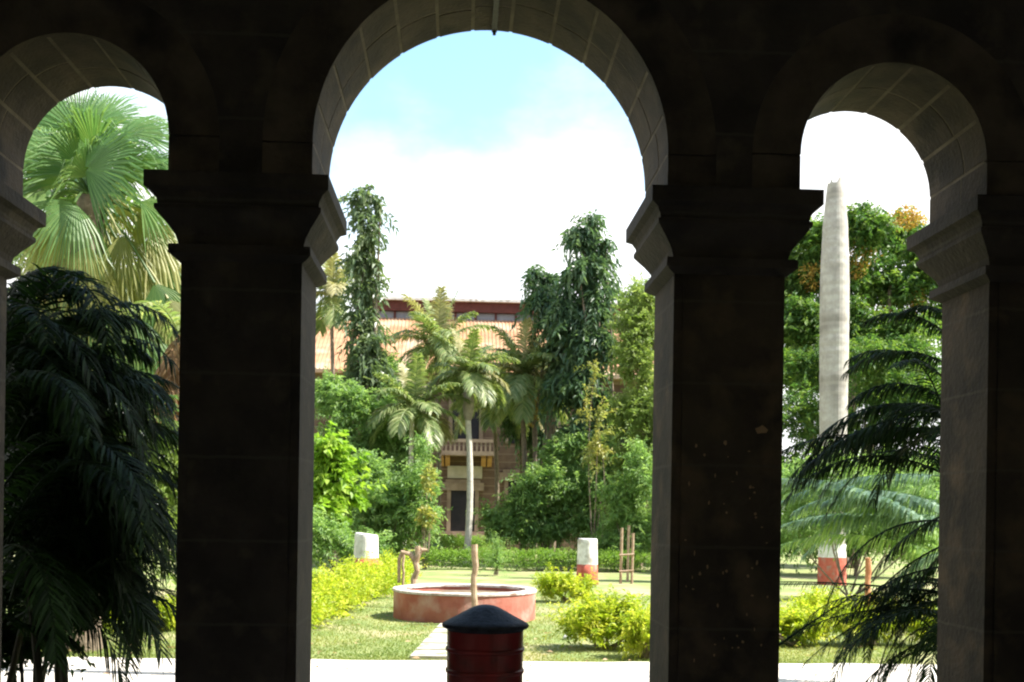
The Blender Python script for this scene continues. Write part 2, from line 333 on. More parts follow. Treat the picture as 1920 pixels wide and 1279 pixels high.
CAP = [(.105,0),(.105,-.085),(.07,-.105),(.05,-.14),(.045,-.165),(.06,-.172),(.06,-.195),(.045,-.215),(.0,-.27),(-.035,-.32),(-.05,-.37),(-.005,-.376),(-.003,-.425),(-.03,-.445),(-.058,-.462)]
INS = .06
def pillar(x0, x1, label=None):
    pr = thing_part('pillar', label)
    cp = MB(); rings = []
    for o_, z_ in CAP: rings.append([(x0-o_, Y0-o_, CAPZ+z_), (x1+o_, Y0-o_, CAPZ+z_), (x1+o_, Y0+D+o_, CAPZ+z_), (x0-o_, Y0+D+o_, CAPZ+z_)])
    v = np.array(rings).reshape(-1,3); fs = []
    for k in range(len(CAP)-1):
        for j in range(4): fs.append((k*4+j, (k+1)*4+j, (k+1)*4+(j+1) % 4, k*4+(j+1) % 4))
    cp.add(v, [np.array(fs), np.array([(0,1,2,3)])])
    cp.build('capital', M['stone'], pr)
    sh = MB(); xa, xb, ya, yb = x0+INS, x1-INS, Y0+INS, Y0+D-INS; c = .055; d = .012
    poly = [(xa+c,ya),(xb-c,ya),(xb-c,ya+d),(xb,ya+d),(xb,yb-d),(xb-c,yb-d),(xb-c,yb),(xa+c,yb),(xa+c,yb-d),(xa,yb-d),(xa,ya+d),(xa+c,ya+d)]
    n = len(poly); za, zb = FLOOR, CAPZ-.45
    v = [(x,y,za) for x,y in poly]+[(x,y,zb) for x,y in poly]
    sh.add(v, [np.array([(k,(k+1) % n,(k+1) % n+n,k+n) for k in range(n)])])
    s_ = sh.build('shaft', M['brownbasalt' if x0 > 1 else 'stone'], pr)
    ba = MB(); ba.box(x0-.02, x1+.02, Y0-.02, Y0+D+.02, FLOOR-.5, FLOOR+.3); ba.build('base', M['stone'], pr)
    return pr, s_
def thing_part(name, label):
    o = bpy.data.objects.new(name, None); col.objects.link(o); o.parent = arc; o['_o'] = arc['_o'][:]; o.empty_display_size = .2
    if label: o['label'] = label
    return o
pillar(XL0, Xl-RS)
pillar(Xl+RS, Xc-RC)
prR, shR = pillar(Xc+RC, Xr-RS, 'stone pillar with worn specks and one ochre chip')
pillar(Xr+RS, XR1)
# worn specks on the right pillar's face
rg = np.random.default_rng(4)
def chip(px, py, w_, h_):
    c = at(px, py, Y0+INS-.002); n = 9; th = np.linspace(0, 2*math.pi, n, endpoint=False); rr = rg.uniform(.65, 1.15, n)
    v = [(c[0]+w_/2*rr[i]*math.cos(th[i]), Y0+INS-.002, c[2]+h_/2*rr[i]*math.sin(th[i])) for i in range(n)]; v2 = [(x, Y0+INS+.004, z) for x, _, z in v]
    ch = MB(); ch.add(v+v2, [np.arange(n)[None], np.array([(k, k+n, (k+1) % n+n, (k+1) % n) for k in range(n)])]); ch.build('chip', M['chip'], prR)
chip(1427, 806, .075, .05); chip(1360, 830, .02, .03)
for _ in range(46):
    chip(rg.uniform(1285, 1440), rg.uniform(820, 1240), rg.uniform(.006, .02), rg.uniform(.006, .03))
# room behind the arches
YB = -4.5
f = MB(); f.box(XL0, XR1, YB, Y0+D+.35, -.2, FLOOR); f.build('veranda_floor', M['floorstone'], arc)
f = MB(); f.box(XL0, XR1, YB, Y0-.001, TOP, TOP+.25); f.build('ceiling', M['plaster'], arc)
f = MB(); f.box(XL0, XR1, YB-.3, YB, 0, TOP+.25); f.build('back_wall', M['plaster'], arc)
for s in (0, 1):     # end walls, each with an unseen doorway added to light the arch fronts
    f = MB(); xx = XL0-.3 if s == 0 else XR1
    dw, dh = (.55, 2.7) if s == 0 else (.5, 2.6)
    f = MB(); f.box(xx, xx+.3, YB-.3, -dw, 0, TOP+.25); f.box(xx, xx+.3, dw, Y0+D, 0, TOP+.25); f.box(xx, xx+.3, -dw, dw, dh, TOP+.25); f.box(xx, xx+.3, -dw, dw, 0, FLOOR); f.build('end_wall', M['plaster'], arc)
f = MB(); f.box(XL0-6, XR1+6, Y0+.05, Y0+D+.04, TOP, 10.4); f.build('upper_wall', M['exterior'], arc)
for s in (0, 1):
    f = MB(); f.box(*((XL0-6, XL0-.3) if s == 0 else (XR1+.3, XR1+6)), Y0+.05, Y0+D, 0, TOP); f.build('wing_wall', M['exterior'], arc)
f = MB(); f.box(XL0-6.5, XR1+6.5, YB-1, Y0+D+2.4, 10.4, 10.7); f.build('roof', M['exterior'], arc)  # unseen roof; deep front eave shaped to shade the plants before the arcade
st = MB()
for k in range(2): st.box(Xc-2.2, Xc+2.2, Y0+D+.35+.32*k, Y0+D+.35+.32*(k+1), -.2, FLOOR-.166*(k+1))
st.build('step', M['floorstone'], arc)
# iron hook across the crown of the middle arch
hk = MB(); hx = at(927, 30, Y0+D)[0]; hz_ = CAPZ+ST(Xc)+RC
hk.box(hx-.017, hx+.017, Y0+.18, Y0+D-.02, hz_-.022, hz_-.007)
th = np.linspace(0, 1, 8); hk.tube([(hx, Y0+D-.03, hz_-.012-.03*t) for t in th], .011)
tag(hk.build('iron_hook', M['iron']), 'small black iron strap and hook under the crown of the middle arch', 'hook')

# ------------------------------------------------------------------ letter box
YL = 5.5; c = at(909, 1250, YL); pxm = YL/2000
zt = at(909, 1134, YL)[2]
lb = thing('letter_box', 'dark red cylindrical letter box with a black domed cap, in the middle arch', 'letter box', (c[0], YL, FLOOR))
rb = 143/2*pxm
b = MB(); H = zt-FLOOR-.125
prof = [(rb*1.12,0),(rb*1.12,.10),(rb*1.03,.13),(rb,.15)]
for zr in (H-.36, H-.21, H-.10):
    prof += [(rb,zr-.014),(rb*1.035,zr-.008),(rb*1.035,zr+.006),(rb,zr+.012)]
prof += [(rb,H)]
b.lathe((c[0],YL,FLOOR), prof, 64); b.build('body', M['redpaint'], lb, smooth=False)
b = MB(); rc = 162/2*pxm
b.lathe((c[0],YL,FLOOR+H), [(rb*.98,-.012),(rb*1.02,.002),(rc*.97,.008),(rc,.014),(rc*1.01,.022),(rc*.985,.031),(rc*.86,.046),(rc*.68,.067),(rc*.48,.092),(rc*.31,.112),(rc*.2,.121),(rc*.1,.125),(rc*.02,.126)], 64)
b.build('cap', M['capblack'], lb, smooth=True)
b = MB(); b.box(c[0]-.11, c[0]+.11, YL+rb-.012, YL+rb+.012, FLOOR+H-.30, FLOOR+H-.265); b.build('slot', M['iron'], lb)

# ------------------------------------------------------------------ foliage builders
def sphere_dirs(rg, n):
    d = rg.normal(size=(n, 3)); return unit(d)
def crown(mb, rg, lobes, n, Ls, Wr=.5, shell=.45, up=.5, droop=.15, updir=.2, rlo=0, rhi=1):
    """leaves through the outer part of several lobes (centre, radii)"""
    c = np.array([l[0] for l in lobes]); r = np.array([l[1] for l in lobes], float)
    wgt = (r.prod(1))**(2/3.); k = rg.choice(len(lobes), n, p=wgt/wgt.sum())
    d = sphere_dirs(rg, n); d[:,2] = np.where(rg.random(n) < .35, np.abs(d[:,2]), d[:,2]); d = unit(d)
    rad = 1 - shell*rg.random(n)**1.4
    rad *= 1 + .16*np.sin(d[:,0]*7+k*2.1)*np.sin(d[:,2]*6+k) + rg.normal(0, .06, n)
    P = c[k] + d*r[k]*rad[:,None]
    N = d*.55 + np.array([0,0,up]) + rg.normal(0, .45, (n,3))
    Dv = rg.normal(0, .7, (n,3)) + d*.6 + np.array([0,0,updir])
    s = Ls*rg.uniform(.6, 1.35, n)
    lobe_tone = rg.uniform(-.22, .22, len(lobes))[k]
    mb.leaves(P, Dv, N, s, s*Wr*rg.uniform(.8,1.2,n), np.clip(rlo+(rhi-rlo)*(rg.random(n)*.8+.1)+lobe_tone, 0, 1), droop)
def sprays(mb, rg, lobes, n, Ls, Wr=.4, tl=.7, per=12, sag=.35, up=.5, rlo=0, rhi=1):
    """leafy twigs reaching out of the lobes"""
    c = np.array([l[0] for l in lobes]); r = np.array([l[1] for l in lobes], float); m = max(1, n//per)
    wgt = (r.prod(1))**(2/3.); k = rg.choice(len(lobes), m, p=wgt/wgt.sum())
    d = sphere_dirs(rg, m); d[:,2] = np.where(rg.random(m) < .5, np.abs(d[:,2]), d[:,2])
    st = c[k] + d*r[k]*rg.uniform(.25,.95,m)[:,None]
    dv = unit(d*.8 + np.array([0,0,up]) + rg.normal(0,.35,(m,3))); Lt = tl*rg.uniform(.4,1.35,m); sv = unit(np.cross(dv, rg.normal(size=(m,3))))
    tone = np.clip(rlo+(rhi-rlo)*rg.random(m),0,1); P=[];Dd=[];T=[]
    for i in range(per):
        t = .1+.9*i/(per-1)
        P.append(st + dv*(Lt*t)[:,None] - np.array([0,0,1.])*(sag*Lt*t*t)[:,None]); sg = 1 if i % 2 else -1
        Dd.append(dv*.55 + sv*sg*.8 + rg.normal(0,.3,(m,3)) - np.array([0,0,.25*sag+.4*sag*t])); T.append(tone+rg.normal(0,.1,m))
    P=np.concatenate(P);Dd=np.concatenate(Dd);T=np.clip(np.concatenate(T),0,1); q=len(P); s_=Ls*rg.uniform(.65,1.3,q)
    mb.leaves(P, Dd, np.array([0,0,1.])*.9+rg.normal(0,.4,(q,3)), s_, s_*Wr*rg.uniform(.8,1.2,q), T, .15+.3*sag)
def px_lobes(Y, lst, rg, dep=.8, jit=.5):
    out = []
    for (px, py, rx, ry) in lst:
        k = Y/2000; y = Y + rg.uniform(-jit, jit)
        out.append((at(px, py, y), (rx*k, (rx+ry)*.5*k*dep, ry*k)))
    return out
def clumpy(lobes, rg, m=5, f=.5):
    """break each lobe into smaller bunches round its shell"""
    out = []
    for c, r in lobes:
        r = np.array(r)
        for _ in range(m):
            d = unit(rg.normal(size=3)); out.append((c+d*r*rg.uniform(.45,.85), r*f*rg.uniform(.7,1.2)))
        out.append((c, r*.75))
    return out
def stems(mb, rg, base, lobes, r0, n=6, sub=6):
    for k in range(n):
        c, rr = lobes[rg.integers(len(lobes))]; e = np.array(c)+rg.normal(0, .2, 3)*np.array(rr)
        b0 = np.array(base)+np.array([rg.normal(0, r0*1.5), rg.normal(0, r0*1.5), 0]); t = np.linspace(0, 1, sub)[:,None]
        mid = (b0+e)/2 + rg.normal(0, .12, 3)*np.linalg.norm(e-b0)*.5
        pts = (1-t)**2*b0 + 2*t*(1-t)*mid + t*t*e
        mb.tube(pts, np.linspace(r0, r0*.25, sub), 6)
def shrub(name, label, cat, Y, lst, n, leaf, m_leaf, seed, group=None, base=None, trunk=None, m_trunk='bark', cl=(11,.34), Wr=.38, shell=.75, droop=.25, up=.9, updir=.25, extra=None, jit=.5, nst=6, foliage='foliage', dep=.8, tl=.75, sag=.35, spu=.5, core=.4):
    rg = np.random.default_rng(seed); lobes = px_lobes(Y, lst, rg, jit=jit, dep=dep)
    xm = np.mean([l[0][0] for l in lobes]) if base is None else base; b = (xm, Y, 0)
    o = thing(name, label, cat, b, group)
    small = clumpy(lobes, rg, *cl) if cl else lobes
    mb = MB(); crown(mb, rg, [(c_, np.array(r_)*.82) for c_, r_ in small], int(n*core), leaf, Wr, shell, up, droop, updir)
    sprays(mb, rg, [(c_, np.array(r_)*.9) for c_, r_ in small], int(n*(1-core)), leaf, Wr, tl, 12, sag, spu); mb.build(foliage, M[m_leaf], o)
    t = MB(); stems(t, rg, b, lobes, trunk or .03, nst)
    t.build('trunk' if trunk and trunk > .06 else 'stems', M[m_trunk], o)
    if extra:
        for (nm, mm, lst2, n2, lf2) in extra:
            mb = MB(); crown(mb, rg, clumpy(px_lobes(Y-.6, lst2, rg), rg, 4, .45), n2, lf2, .5, .5, .4, .25); mb.build(nm, M[mm], o)
    return o

def frond(mb, rg, base, d0, Ln, droop, npair, lL, lW, ldroop=.5, rr=.012, vee=.15, start=.15, rlo=0, rhi=1, twist=0):
    n = 14; d = unit(np.array(d0, float)); p_ = np.array(base, float); pts = [p_]; ds = [d]
    for k in range(n):
        d = unit(d + np.array([0,0,-droop/n*(1+1.2*k/n)])); p_ = p_ + d*Ln/n; pts.append(p_); ds.append(d)
    pts = np.array(pts); ds = np.array(ds); mb.tube(pts, np.linspace(rr, rr*.25, n+1), 5, rnd=.6, cap=False)
    t = np.linspace(start, 1, npair); f_ = t*n; i0 = np.minimum(f_.astype(int), n-1); w_ = (f_-i0)[:,None]
    P = pts[i0]*(1-w_)+pts[i0+1]*w_; T = unit(ds[i0]*(1-w_)+ds[np.minimum(i0+1,n)]*w_)
    sv = unit(np.cross(T, np.array([0,0,1.]))+1e-4); nv = np.cross(sv, T)
    ln = lL*(.35+.65*np.sin(np.clip(t,0,1)*math.pi*.86+.35))
    for s in (-1, 1):
        dv = sv*s*.85 + T*(.45+.5*t[:,None]) + nv*vee + rg.normal(0, .10, P.shape)
        mb.strips(P, dv, nv+rg.normal(0,.2,P.shape), ln*rg.uniform(.85,1.12,npair), np.full(npair, lW), np.clip(ldroop*rg.uniform(.7,1.3,npair),0,1.4), np.clip(rlo+(rhi-rlo)*rg.random(npair),0,1))
def fan(mb, rg, hub, axis, nrm, Rr, nseg=34, spread=2.3, droop=.3, rlo=0, rhi=1, petiole=None):
    axis = unit(np.array(axis,float)); nrm = unit(np.array(nrm,float)); side = unit(np.cross(axis, nrm)); nrm = np.cross(side, axis)
    th = np.linspace(-spread/2, spread/2, nseg); D_ = np.cos(th)[:,None]*axis + np.sin(th)[:,None]*side
    ln = Rr*(.82+.18*np.cos(th*.8))*rg.uniform(.92,1.05,nseg); dth = spread/nseg; out = []
    pv = np.cross(nrm, D_); zf = np.where(np.arange(nseg) % 2 == 0, 1, -1)[:,None]
    for t, wf in ((.04, .9), (.34, 1.06), (.60, .8), (.82, .38), (1.0, .04)):
        wdt = (Rr*min(t,.6)*dth*wf*.5)
        cc = np.array(hub) + D_*ln[:,None]*t - nrm*Rr*.10*t*t*(1+np.abs(th)[:,None]*.4) - np.array([0,0,1.])*(droop*ln*np.maximum(t-.45,0)**1.5*2.0*rg.uniform(.6,1.5,nseg))[:,None]
        out += [cc+pv*wdt+nrm*zf*wdt*.35, cc-pv*wdt-nrm*zf*wdt*.35]
    v = np.stack(out,1).reshape(-1,3); k = np.arange(nseg)[:,None]*10
    mb.add(v, [np.concatenate([k+np.array([[0,1,3,2]])+2*i for i in range(4)])], np.repeat(np.clip(rlo+(rhi-rlo)*(rg.random(nseg)*.5+rg.random()*.5),0,1), 10))
    if petiole is not None:
        t = np.linspace(0,1,6)[:,None]; a = np.array(petiole); hb = np.array(hub); mb.tube(a*(1-t)+hb*t+np.array([0,0,.12])*np.sin(t*math.pi), .018, 5, rnd=.7, cap=False)

# ------------------------------------------------------------------ far building
YBD = 60.0
def bx(px): return at(px, 960, YBD)[0]
def bz(py, Y=YBD): return at(870, py, Y)[2]
bl = thing('stone_mansion', 'two storey brown stone building with a pale orange tiled roof behind the palms', 'building', (bx(870), YBD, 0))
X0, X1 = bx(870)-14.5, bx(870)+13.5; EV = bz(693)
w = MB(); w.box(X0, X1, YBD, YBD+14, 0, EV); w.build('wall', M['bstone'], bl)
r = MB(); ov = .9; rz, ry = bz(600, 66), 66.0
v = [(X0-ov,YBD-ov,EV-.25),(X1+ov,YBD-ov,EV-.25),(X1+ov,YBD+14+ov,EV-.25),(X0-ov,YBD+14+ov,EV-.25),(X0+5,ry,rz),(X1-5,ry,rz),(X1-5,ry+2,rz),(X0+5,ry+2,rz),
     (X0-ov,YBD-ov,EV-.45),(X1+ov,YBD-ov,EV-.45),(X1+ov,YBD+14+ov,EV-.45),(X0-ov,YBD+14+ov,EV-.45)]
r.add(v, [np.array([(0,1,5,4),(1,2,6,5),(2,3,7,6),(3,0,4,7),(4,5,6,7),(8,9,1,0),(9,10,2,1),(10,11,3,2),(11,8,0,3),(11,10,9,8)])])
rf = r.build('roof', M['roof'], bl)
q = MB()
for k in range(120):          # tile ribs down the front slope
    xx = X0+1+(X1-X0-2)*k/119; t0 = np.array([xx, YBD-ov, EV-.24]); fx = min(max(xx, X0+5), X1-5); t1 = np.array([fx, ry, rz+.02])
    q.tube([t0, t1], .035, 5)
q.build('tile_ribs', M['roof'], rf)
lx0, lx1 = at(702, 580, 66)[0], at(1230, 580, 66)[0]; lz0, lz1 = rz-.1, bz(567, 66)
q = MB(); q.box(lx0, lx1, 66.2, 67.8, lz0, lz0+.48*(lz1-lz0)); ln = q.build('roof_lantern', M['glassgrey'], bl)
q = MB(); q.box(lx0-.1, lx1+.1, 65.9, 68.1, lz0+.48*(lz1-lz0), lz1); q.build('boarding', M['darkred'], ln)
for k in range(15):
    q = MB(); xx = lx0+(lx1-lx0)*k/14; q.box(xx-.07, xx+.07, 66.08, 66.2, lz0, lz0+.48*(lz1-lz0)); q.build('post', M['darkred'], ln)
q = MB(); q.box(lx0-.3, lx1+.3, 65.6, 68.4, lz1, lz1+.16); q.build('ridge_cover', M['whitewash'], ln)
def opening(x0, x1, y0, y1, name, mm='hole', frame=True):
    q = MB(); q.box(bx(x0), bx(x1), YBD-.05, YBD+.1, bz(y1), bz(y0)); o = q.build(name, M[mm], bl)
    if frame:
        q = MB(); t = .22
        q.box(bx(x0)-t, bx(x0), YBD-.12, YBD+.05, bz(y1), bz(y0)); q.box(bx(x1), bx(x1)+t, YBD-.12, YBD+.05, bz(y1), bz(y0))
        q.box(bx(x0)-.5, bx(x1)+.5, YBD-.2, YBD+.05, bz(y0), bz(y0)+.45); q.box(bx(x0)-.3, bx(x1)+.3, YBD-.16, YBD+.05, bz(y0)+.45, bz(y0)+.62)
        q.build('frame', M['trimstone'], o)
    return o
opening(846, 896, 748, 826, 'window')
opening(845, 890, 920, 996, 'door')
for px in (640, 700, 760, 965, 1030, 1095, 1160): opening(px-13, px+13, 755, 830, 'window'); opening(px-13, px+13, 900, 985, 'window')
q = MB(); q.box(bx(838), bx(903), YBD-.09, YBD, bz(897), bz(874)); q.build('name_panel', M['panel'], bl)
q = MB(); q.box(bx(818), bx(925), YBD-1.3, YBD, bz(856), bz(848)); ba = q.build('balcony', M['trimstone'], bl)
q = MB(); q.box(bx(818), bx(925), YBD-1.3, YBD-1.18, bz(832), bz(826))
for px in np.linspace(819, 924, 14): q.box(bx(px)-.05, bx(px)+.05, YBD-1.28, YBD-1.2, bz(848), bz(832))
q.build('railing', M['trimstone'], ba)
for px in (827, 838, 905, 916):
    q = MB(); xx = bx(px); quad = [(YBD, bz(856)), (YBD-1.1, bz(856)), (YBD-1.1, bz(861)), (YBD, bz(875))]
    q.add([(xx-.13, y, z) for y, z in quad]+[(xx+.13, y, z) for y, z in quad], [np.array([(0,1,2,3),(7,6,5,4),(0,4,5,1),(1,5,6,2),(2,6,7,3),(3,7,4,0)])]); q.build('bracket', M['ochre'], ba)
q = MB(); q.box(X0-.1, X1+.1, YBD-.1, YBD, bz(715), bz(706)); q.box(X0-.15, X1+.15, YBD-.16, YBD, bz(868), bz(860)) if False else None; q.build('cornice', M['trimstone'], bl)
q = MB()
for k in range(6): q.box(bx(826), bx(910), YBD-.35*(k+1), YBD-.35*k, 0, bz(996)-.17*(k+.0)-.02)
q.build('steps', M['trimstone'], bl)
wr = MB(); a, b_ = at(560, 520, 58), at(1400, 552, 58); t = np.linspace(0,1,16)
wr.tube([a*(1-x)+b_*x-np.array([0,0,.5*math.sin(x*math.pi)]) for x in t], .02, 5)
tag(wr.build('overhead_wire', M['glassgrey']), 'thin overhead wire above the tiled roof of the far building', 'wire')

# ------------------------------------------------------------------ planter, stakes, stumps
pc = np.array([at(871, 1110, 21.5)[0], 21.5, 0]); PR, PH = 1.43, .56
pl = thing('round_planter', 'round brick planter washed red with a whitened rim on the lawn', 'planter', pc)
b = MB(); b.lathe(pc, [(PR,-.05),(PR*.998,.2),(PR,.5),(PR*1.0,PH-.03),(PR-.18,PH-.03),(PR-.19,PH-.2)], 72, jit=.006, caps=False); b.build('wall', M['terracotta'], pl)
b = MB(); b.lathe(pc, [(PR+.02,PH-.045),(PR+.022,PH-.005),(PR+.005,PH+.008),(PR-.19,PH+.008),(PR-.205,PH-.01),(PR-.205,PH-.05)], 72, jit=.008, caps=False); b.build('rim', M['rimwash'], pl)
b = MB(); n = 40; th = np.linspace(0,2*math.pi,n,endpoint=False); v = [(pc[0],pc[1],PH-.07)]+[(pc[0]+(PR-.19)*math.cos(a),pc[1]+(PR-.19)*math.sin(a),PH-.12) for a in th]
b.add(v, [np.array([(0,k+1,(k+1) % n+1) for k in range(n)])]); b.build('soil', M['soil'], pl)

def stake(px, ytop, Yd, r_, label, mm='wood', lean=(0,0), fork=False):
    b0 = np.array([at(px, 1000, Yd)[0]-lean[0], Yd, -.1]); zt_ = at(px, ytop, Yd)[2]; b1 = np.array([b0[0]+lean[0], Yd+lean[1], zt_])
    o = thing('wooden_post', label, 'post', (b0[0], Yd, 0), 'bare wooden posts by the planter')
    t = np.linspace(0,1,9)[:,None]; rg = np.random.default_rng(int(px)); pts = b0*(1-t)+b1*t; pts[1:-1,:2] += rg.normal(0,r_*.25,(7,2))
    m_ = MB(); m_.tube(pts, r_*rg.uniform(.85,1.1,9), 9); m_.build('shaft', M[mm], o)
    if fork:
        m_ = MB(); f0 = pts[6]; m_.tube([f0, f0+np.array([-.12,0,.18]), f0+np.array([-.30,.02,.22]), f0+np.array([-.36,.02,.05]), f0+np.array([-.36,.03,-.45])], [r_*.8,r_*.8,r_*.7,r_*.6,r_*.5], 8)
        m_.tube([pts[7], pts[7]+np.array([.08,0,.10]), pts[7]+np.array([.20,0,.10])], [r_*.9,r_*.8,r_*.3], 8); m_.build('limb', M[mm], o)
    return o
stake(890, 1021, 19.8, .058, 'thin upright wooden post in front of the round planter', lean=(-.02,0))
stake(783, 1024, 23.4, .07, 'forked wooden post with a bent limb behind the round planter', lean=(.06,0), fork=True)
stake(757, 1032, 23.7, .03, 'thinnest wooden post, left of the forked post behind the planter')
stake(1628, 1046, 17.5, .05, 'reddish wooden stake among the yellow shrubs in the right arch', 'orangewood')

def stump(px, ytop, ysplit, Yd, wpx, label, tilt=0):
    c = np.array([at(px, 1000, Yd)[0], Yd, 0]); r_ = wpx/2*Yd/2000; zt_ = at(px, ytop, Yd)[2]; zs = at(px, ysplit, Yd)[2]
    o = thing('palm_stump', label, 'stump', c, 'painted palm stumps on the lawn')
    b = MB(); b.lathe(c, [(r_*1.12,-.1),(r_*1.08,.1),(r_*1.02,zs*.6),(r_*1.0,zs)], 32, jit=.02); b.build('red_band', M['redband'], o, True)
    b = MB(); b.lathe(c, [(r_*1.005,zs+.001),(r_*.985,zs+.2),(r_*.95,zt_-.08),(r_*.92,zt_-.02),(r_*.86,zt_),(r_*.3,zt_-.04)], 32, jit=.02)
    v = b.v[0]; v[:,2] += np.where(v[:,2] > zs+.15, (v[:,0]-c[0])*tilt, 0); b.build('white_trunk', M['whitewash'], o, False)
stump(687, 1001, 1046, 27.5, 46, 'whitewashed palm stump rising behind the golden hedge on the left', -.12)
stump(1102, 1010, 1058, 32.0, 39, 'white over red painted palm stump on the right lawn')

# bare palm trunk in the right arch
YP = 33.0; pc2 = np.array([at(1561, 1000, YP)[0], YP, 0]); zt_ = at(1566, 338, YP)[2]
pt = thing('dead_palm', 'tall bare white palm trunk with a broken top, red band at its foot', 'palm', pc2)
rg = np.random.default_rng(2); k_ = YP/2000; tz = np.linspace(1.25, zt_, 90)
def wpx(z): return np.interp((z-1)/(zt_-1), [0,.25,.55,.74,.88,.97,1.0], [24.5,25,27,27,23,17,14])
ring = 1 + .007*np.abs(np.sin(np.arange(90)*1.05)) + rg.normal(0,.006,90)
b = MB(); prof = [(wpx(z)*k_*ring[i], z) for i, z in enumerate(tz)]; b.lathe(pc2, prof, 28, jit=.012)
v = b.v[0]; top = v[:,2] > zt_-.06; v[top,2] += rg.uniform(-.35,.12,top.sum()); v[:,0] += (v[:,2]/zt_)*(at(1567,338,YP)[0]-at(1561,1000,YP)[0])*1.0
b.build('trunk', M['ringbark'], pt)
b = MB(); b.lathe(pc2, [(27*k_,-.1),(26.5*k_,.4),(25.8*k_,.85)], 28, jit=.012); b.build('red_band', M['redband'], pt)
b = MB(); b.lathe(pc2, [(25.8*k_,.851),(25.7*k_,1.25)], 28, jit=.012); b.build('white_band', M['whitewash'], pt)

# white stone on the lawn
rk = MB(); c = gr(1064, 1199); th = sphere_dirs(np.random.default_rng(1), 1)
u = np.linspace(0,2*math.pi,10,endpoint=False)
rk.lathe((c[0],c[1],0), [(.02,-.02),(.08,.0),(.085,.04),(.05,.075),(.01,.085)], 10, jit=.12); tag(rk.build('white_stone', M['rock'], smooth=True), 'small white stone on the grass beside the yellow bush', 'stone')

# ------------------------------------------------------------------ hedges and yellow bushes
def row_hedge(name, label, cat, A, B, h, wid, n, leaf, mm, seed, lump=.12, group=None, spr=.12):
    A, B = np.array(A,float), np.array(B,float); rg = np.random.default_rng(seed); Lh = np.linalg.norm(B-A); d = (B-A)/Lh; s = np.array([-d[1], d[0], 0])
    o = thing(name, label, cat, (A+B)/2, group); m_ = int(max(4, Lh/(wid*.42))); lobes = []
    for k in range(m_):
        for _ in range(2):
            c_ = A+(B-A)*((k+.5)/m_) + s*rg.uniform(-.2,.2)*wid; hh = h*rg.uniform(1-lump*1.6, 1+lump)
            lobes.append((c_+np.array([0,0,hh*.52]), (wid*.5*rg.uniform(.8,1.1), wid*.5*rg.uniform(.8,1.1), hh*.5)))
    mb = MB(); crown(mb, rg, lobes, int(n*.5), leaf, .5, .4, .5, .1, .45); sprays(mb, rg, lobes, int(n*.5), leaf, .45, spr, 10, .15, .8); mb.build('foliage', M[mm], o)
    t = MB(); stems(t, rg, (A+B)/2, lobes, .015, 12)
    t.build('stems', M['bark'], o)
    return o
row_hedge('golden_hedge', 'long golden yellow hedge running back along the left side of the lawn', 'hedge', gr(470, 1215)+np.array([0,.6,0]), gr(742, 1102), .74, 1.15, 26000, .085, 'lf_gold', 21, .22, spr=.36)
def bush(px, pyb, ptop, wp, label, seed, mm='lf_gold', n=7000, leaf=.085, group='golden yellow bushes on the lawn', name='golden_bush', cat='bush'):
    b = gr(px, pyb); Yd = b[1]+wp/2*b[1]/2000*.6; k = Yd/2000; h = (pyb-ptop)*k; rg = np.random.default_rng(seed)
    lst = []
    for j in range(8): lst.append((px+rg.uniform(-.36,.36)*wp, pyb-(pyb-ptop)*rg.uniform(.32,.62), wp*.2, (pyb-ptop)*rg.uniform(.28,.38)))
    return shrub(name, label, cat, Yd, lst, n, leaf, mm, seed, group, base=at(px,1000,Yd)[0], cl=(5,.45), shell=.5, updir=.5, jit=.3, nst=8, tl=.36, sag=.2, spu=.7)
bush(1065, 1130, 1070, 105, 'dull olive and yellow bush in front of the red and white stump', 31, n=6000)
bush(1140, 1224, 1118, 168, 'large golden yellow bush at the right edge of the lawn', 32, n=9000)
bush(1215, 1238, 1150, 90, 'golden yellow bush mostly hidden behind the right pillar', 33, n=4000)
bush(1485, 1215, 1150, 130, 'golden yellow bush at the foot of the right arch, beside the pillar', 34)
bush(1535, 1185, 1110, 90, 'taller golden bush behind the others in the right arch', 35)
bush(1640, 1215, 1130, 170, 'golden bush half hidden by dark fronds in the right arch', 36)
bush(1760, 1215, 1120, 120, 'golden bush behind the rightmost pier', 37, n=4000)
bush(300, 1185, 1135, 130, 'low golden bush seen past the dark palm in the left arch', 38)
bush(180, 1185, 1130, 130, 'golden bush hidden deep behind the dark palm clump', 39, n=4000)
HA, HB = at(792, 1000, 39), at(1215, 1000, 39); HA[2] = HB[2] = 0
row_hedge('clipped_hedge', 'low clipped bright green hedge across the back of the lawn', 'hedge', HA, HB, .78, .9, 22000, .075, 'lf_hedge', 41, .05)
HA, HB = at(818, 1000, 50), at(915, 1000, 50); HA[2] = HB[2] = 0
row_hedge('clipped_hedge', 'short clipped green hedge block before the building door', 'hedge', HA, HB, 1.02, 1.3, 8000, .09, 'lf_hedge', 42, .05)
shrub('small_conifer', 'small feathery conifer sapling in front of the clipped hedge', 'sapling', 36, [(931,1062,15,14),(931,1045,12,16),(932,1025,7,14)], 3500, .06, 'lf_shrub', 43, cl=(6,.45), jit=.05, updir=.6)
# tree guard at the right
tg = thing('tree_guard', 'open guard of grey wooden stakes and rails near the right stump', 'tree guard', np.array([at(1180,1000,33)[0],33,0]))
for (px, yy, tp) in ((1165,32.6,990),(1186,32.6,1000),(1178,33.6,985)):
    q = MB(); b0 = at(px,1000,yy); q.tube([(b0[0],yy,-.1),(b0[0]+.02,yy,at(px,tp,yy)[2])], .045, 7); q.build('stake', M['wood'], tg)
for zz in (.35,.85):
    q = MB(); a, b_ = at(1162,1000,32.5), at(1190,1000,32.5); q.tube([(a[0],32.52,zz),(b_[0],32.52,zz+.03)], .03, 6); q.build('rail', M['wood'], tg)
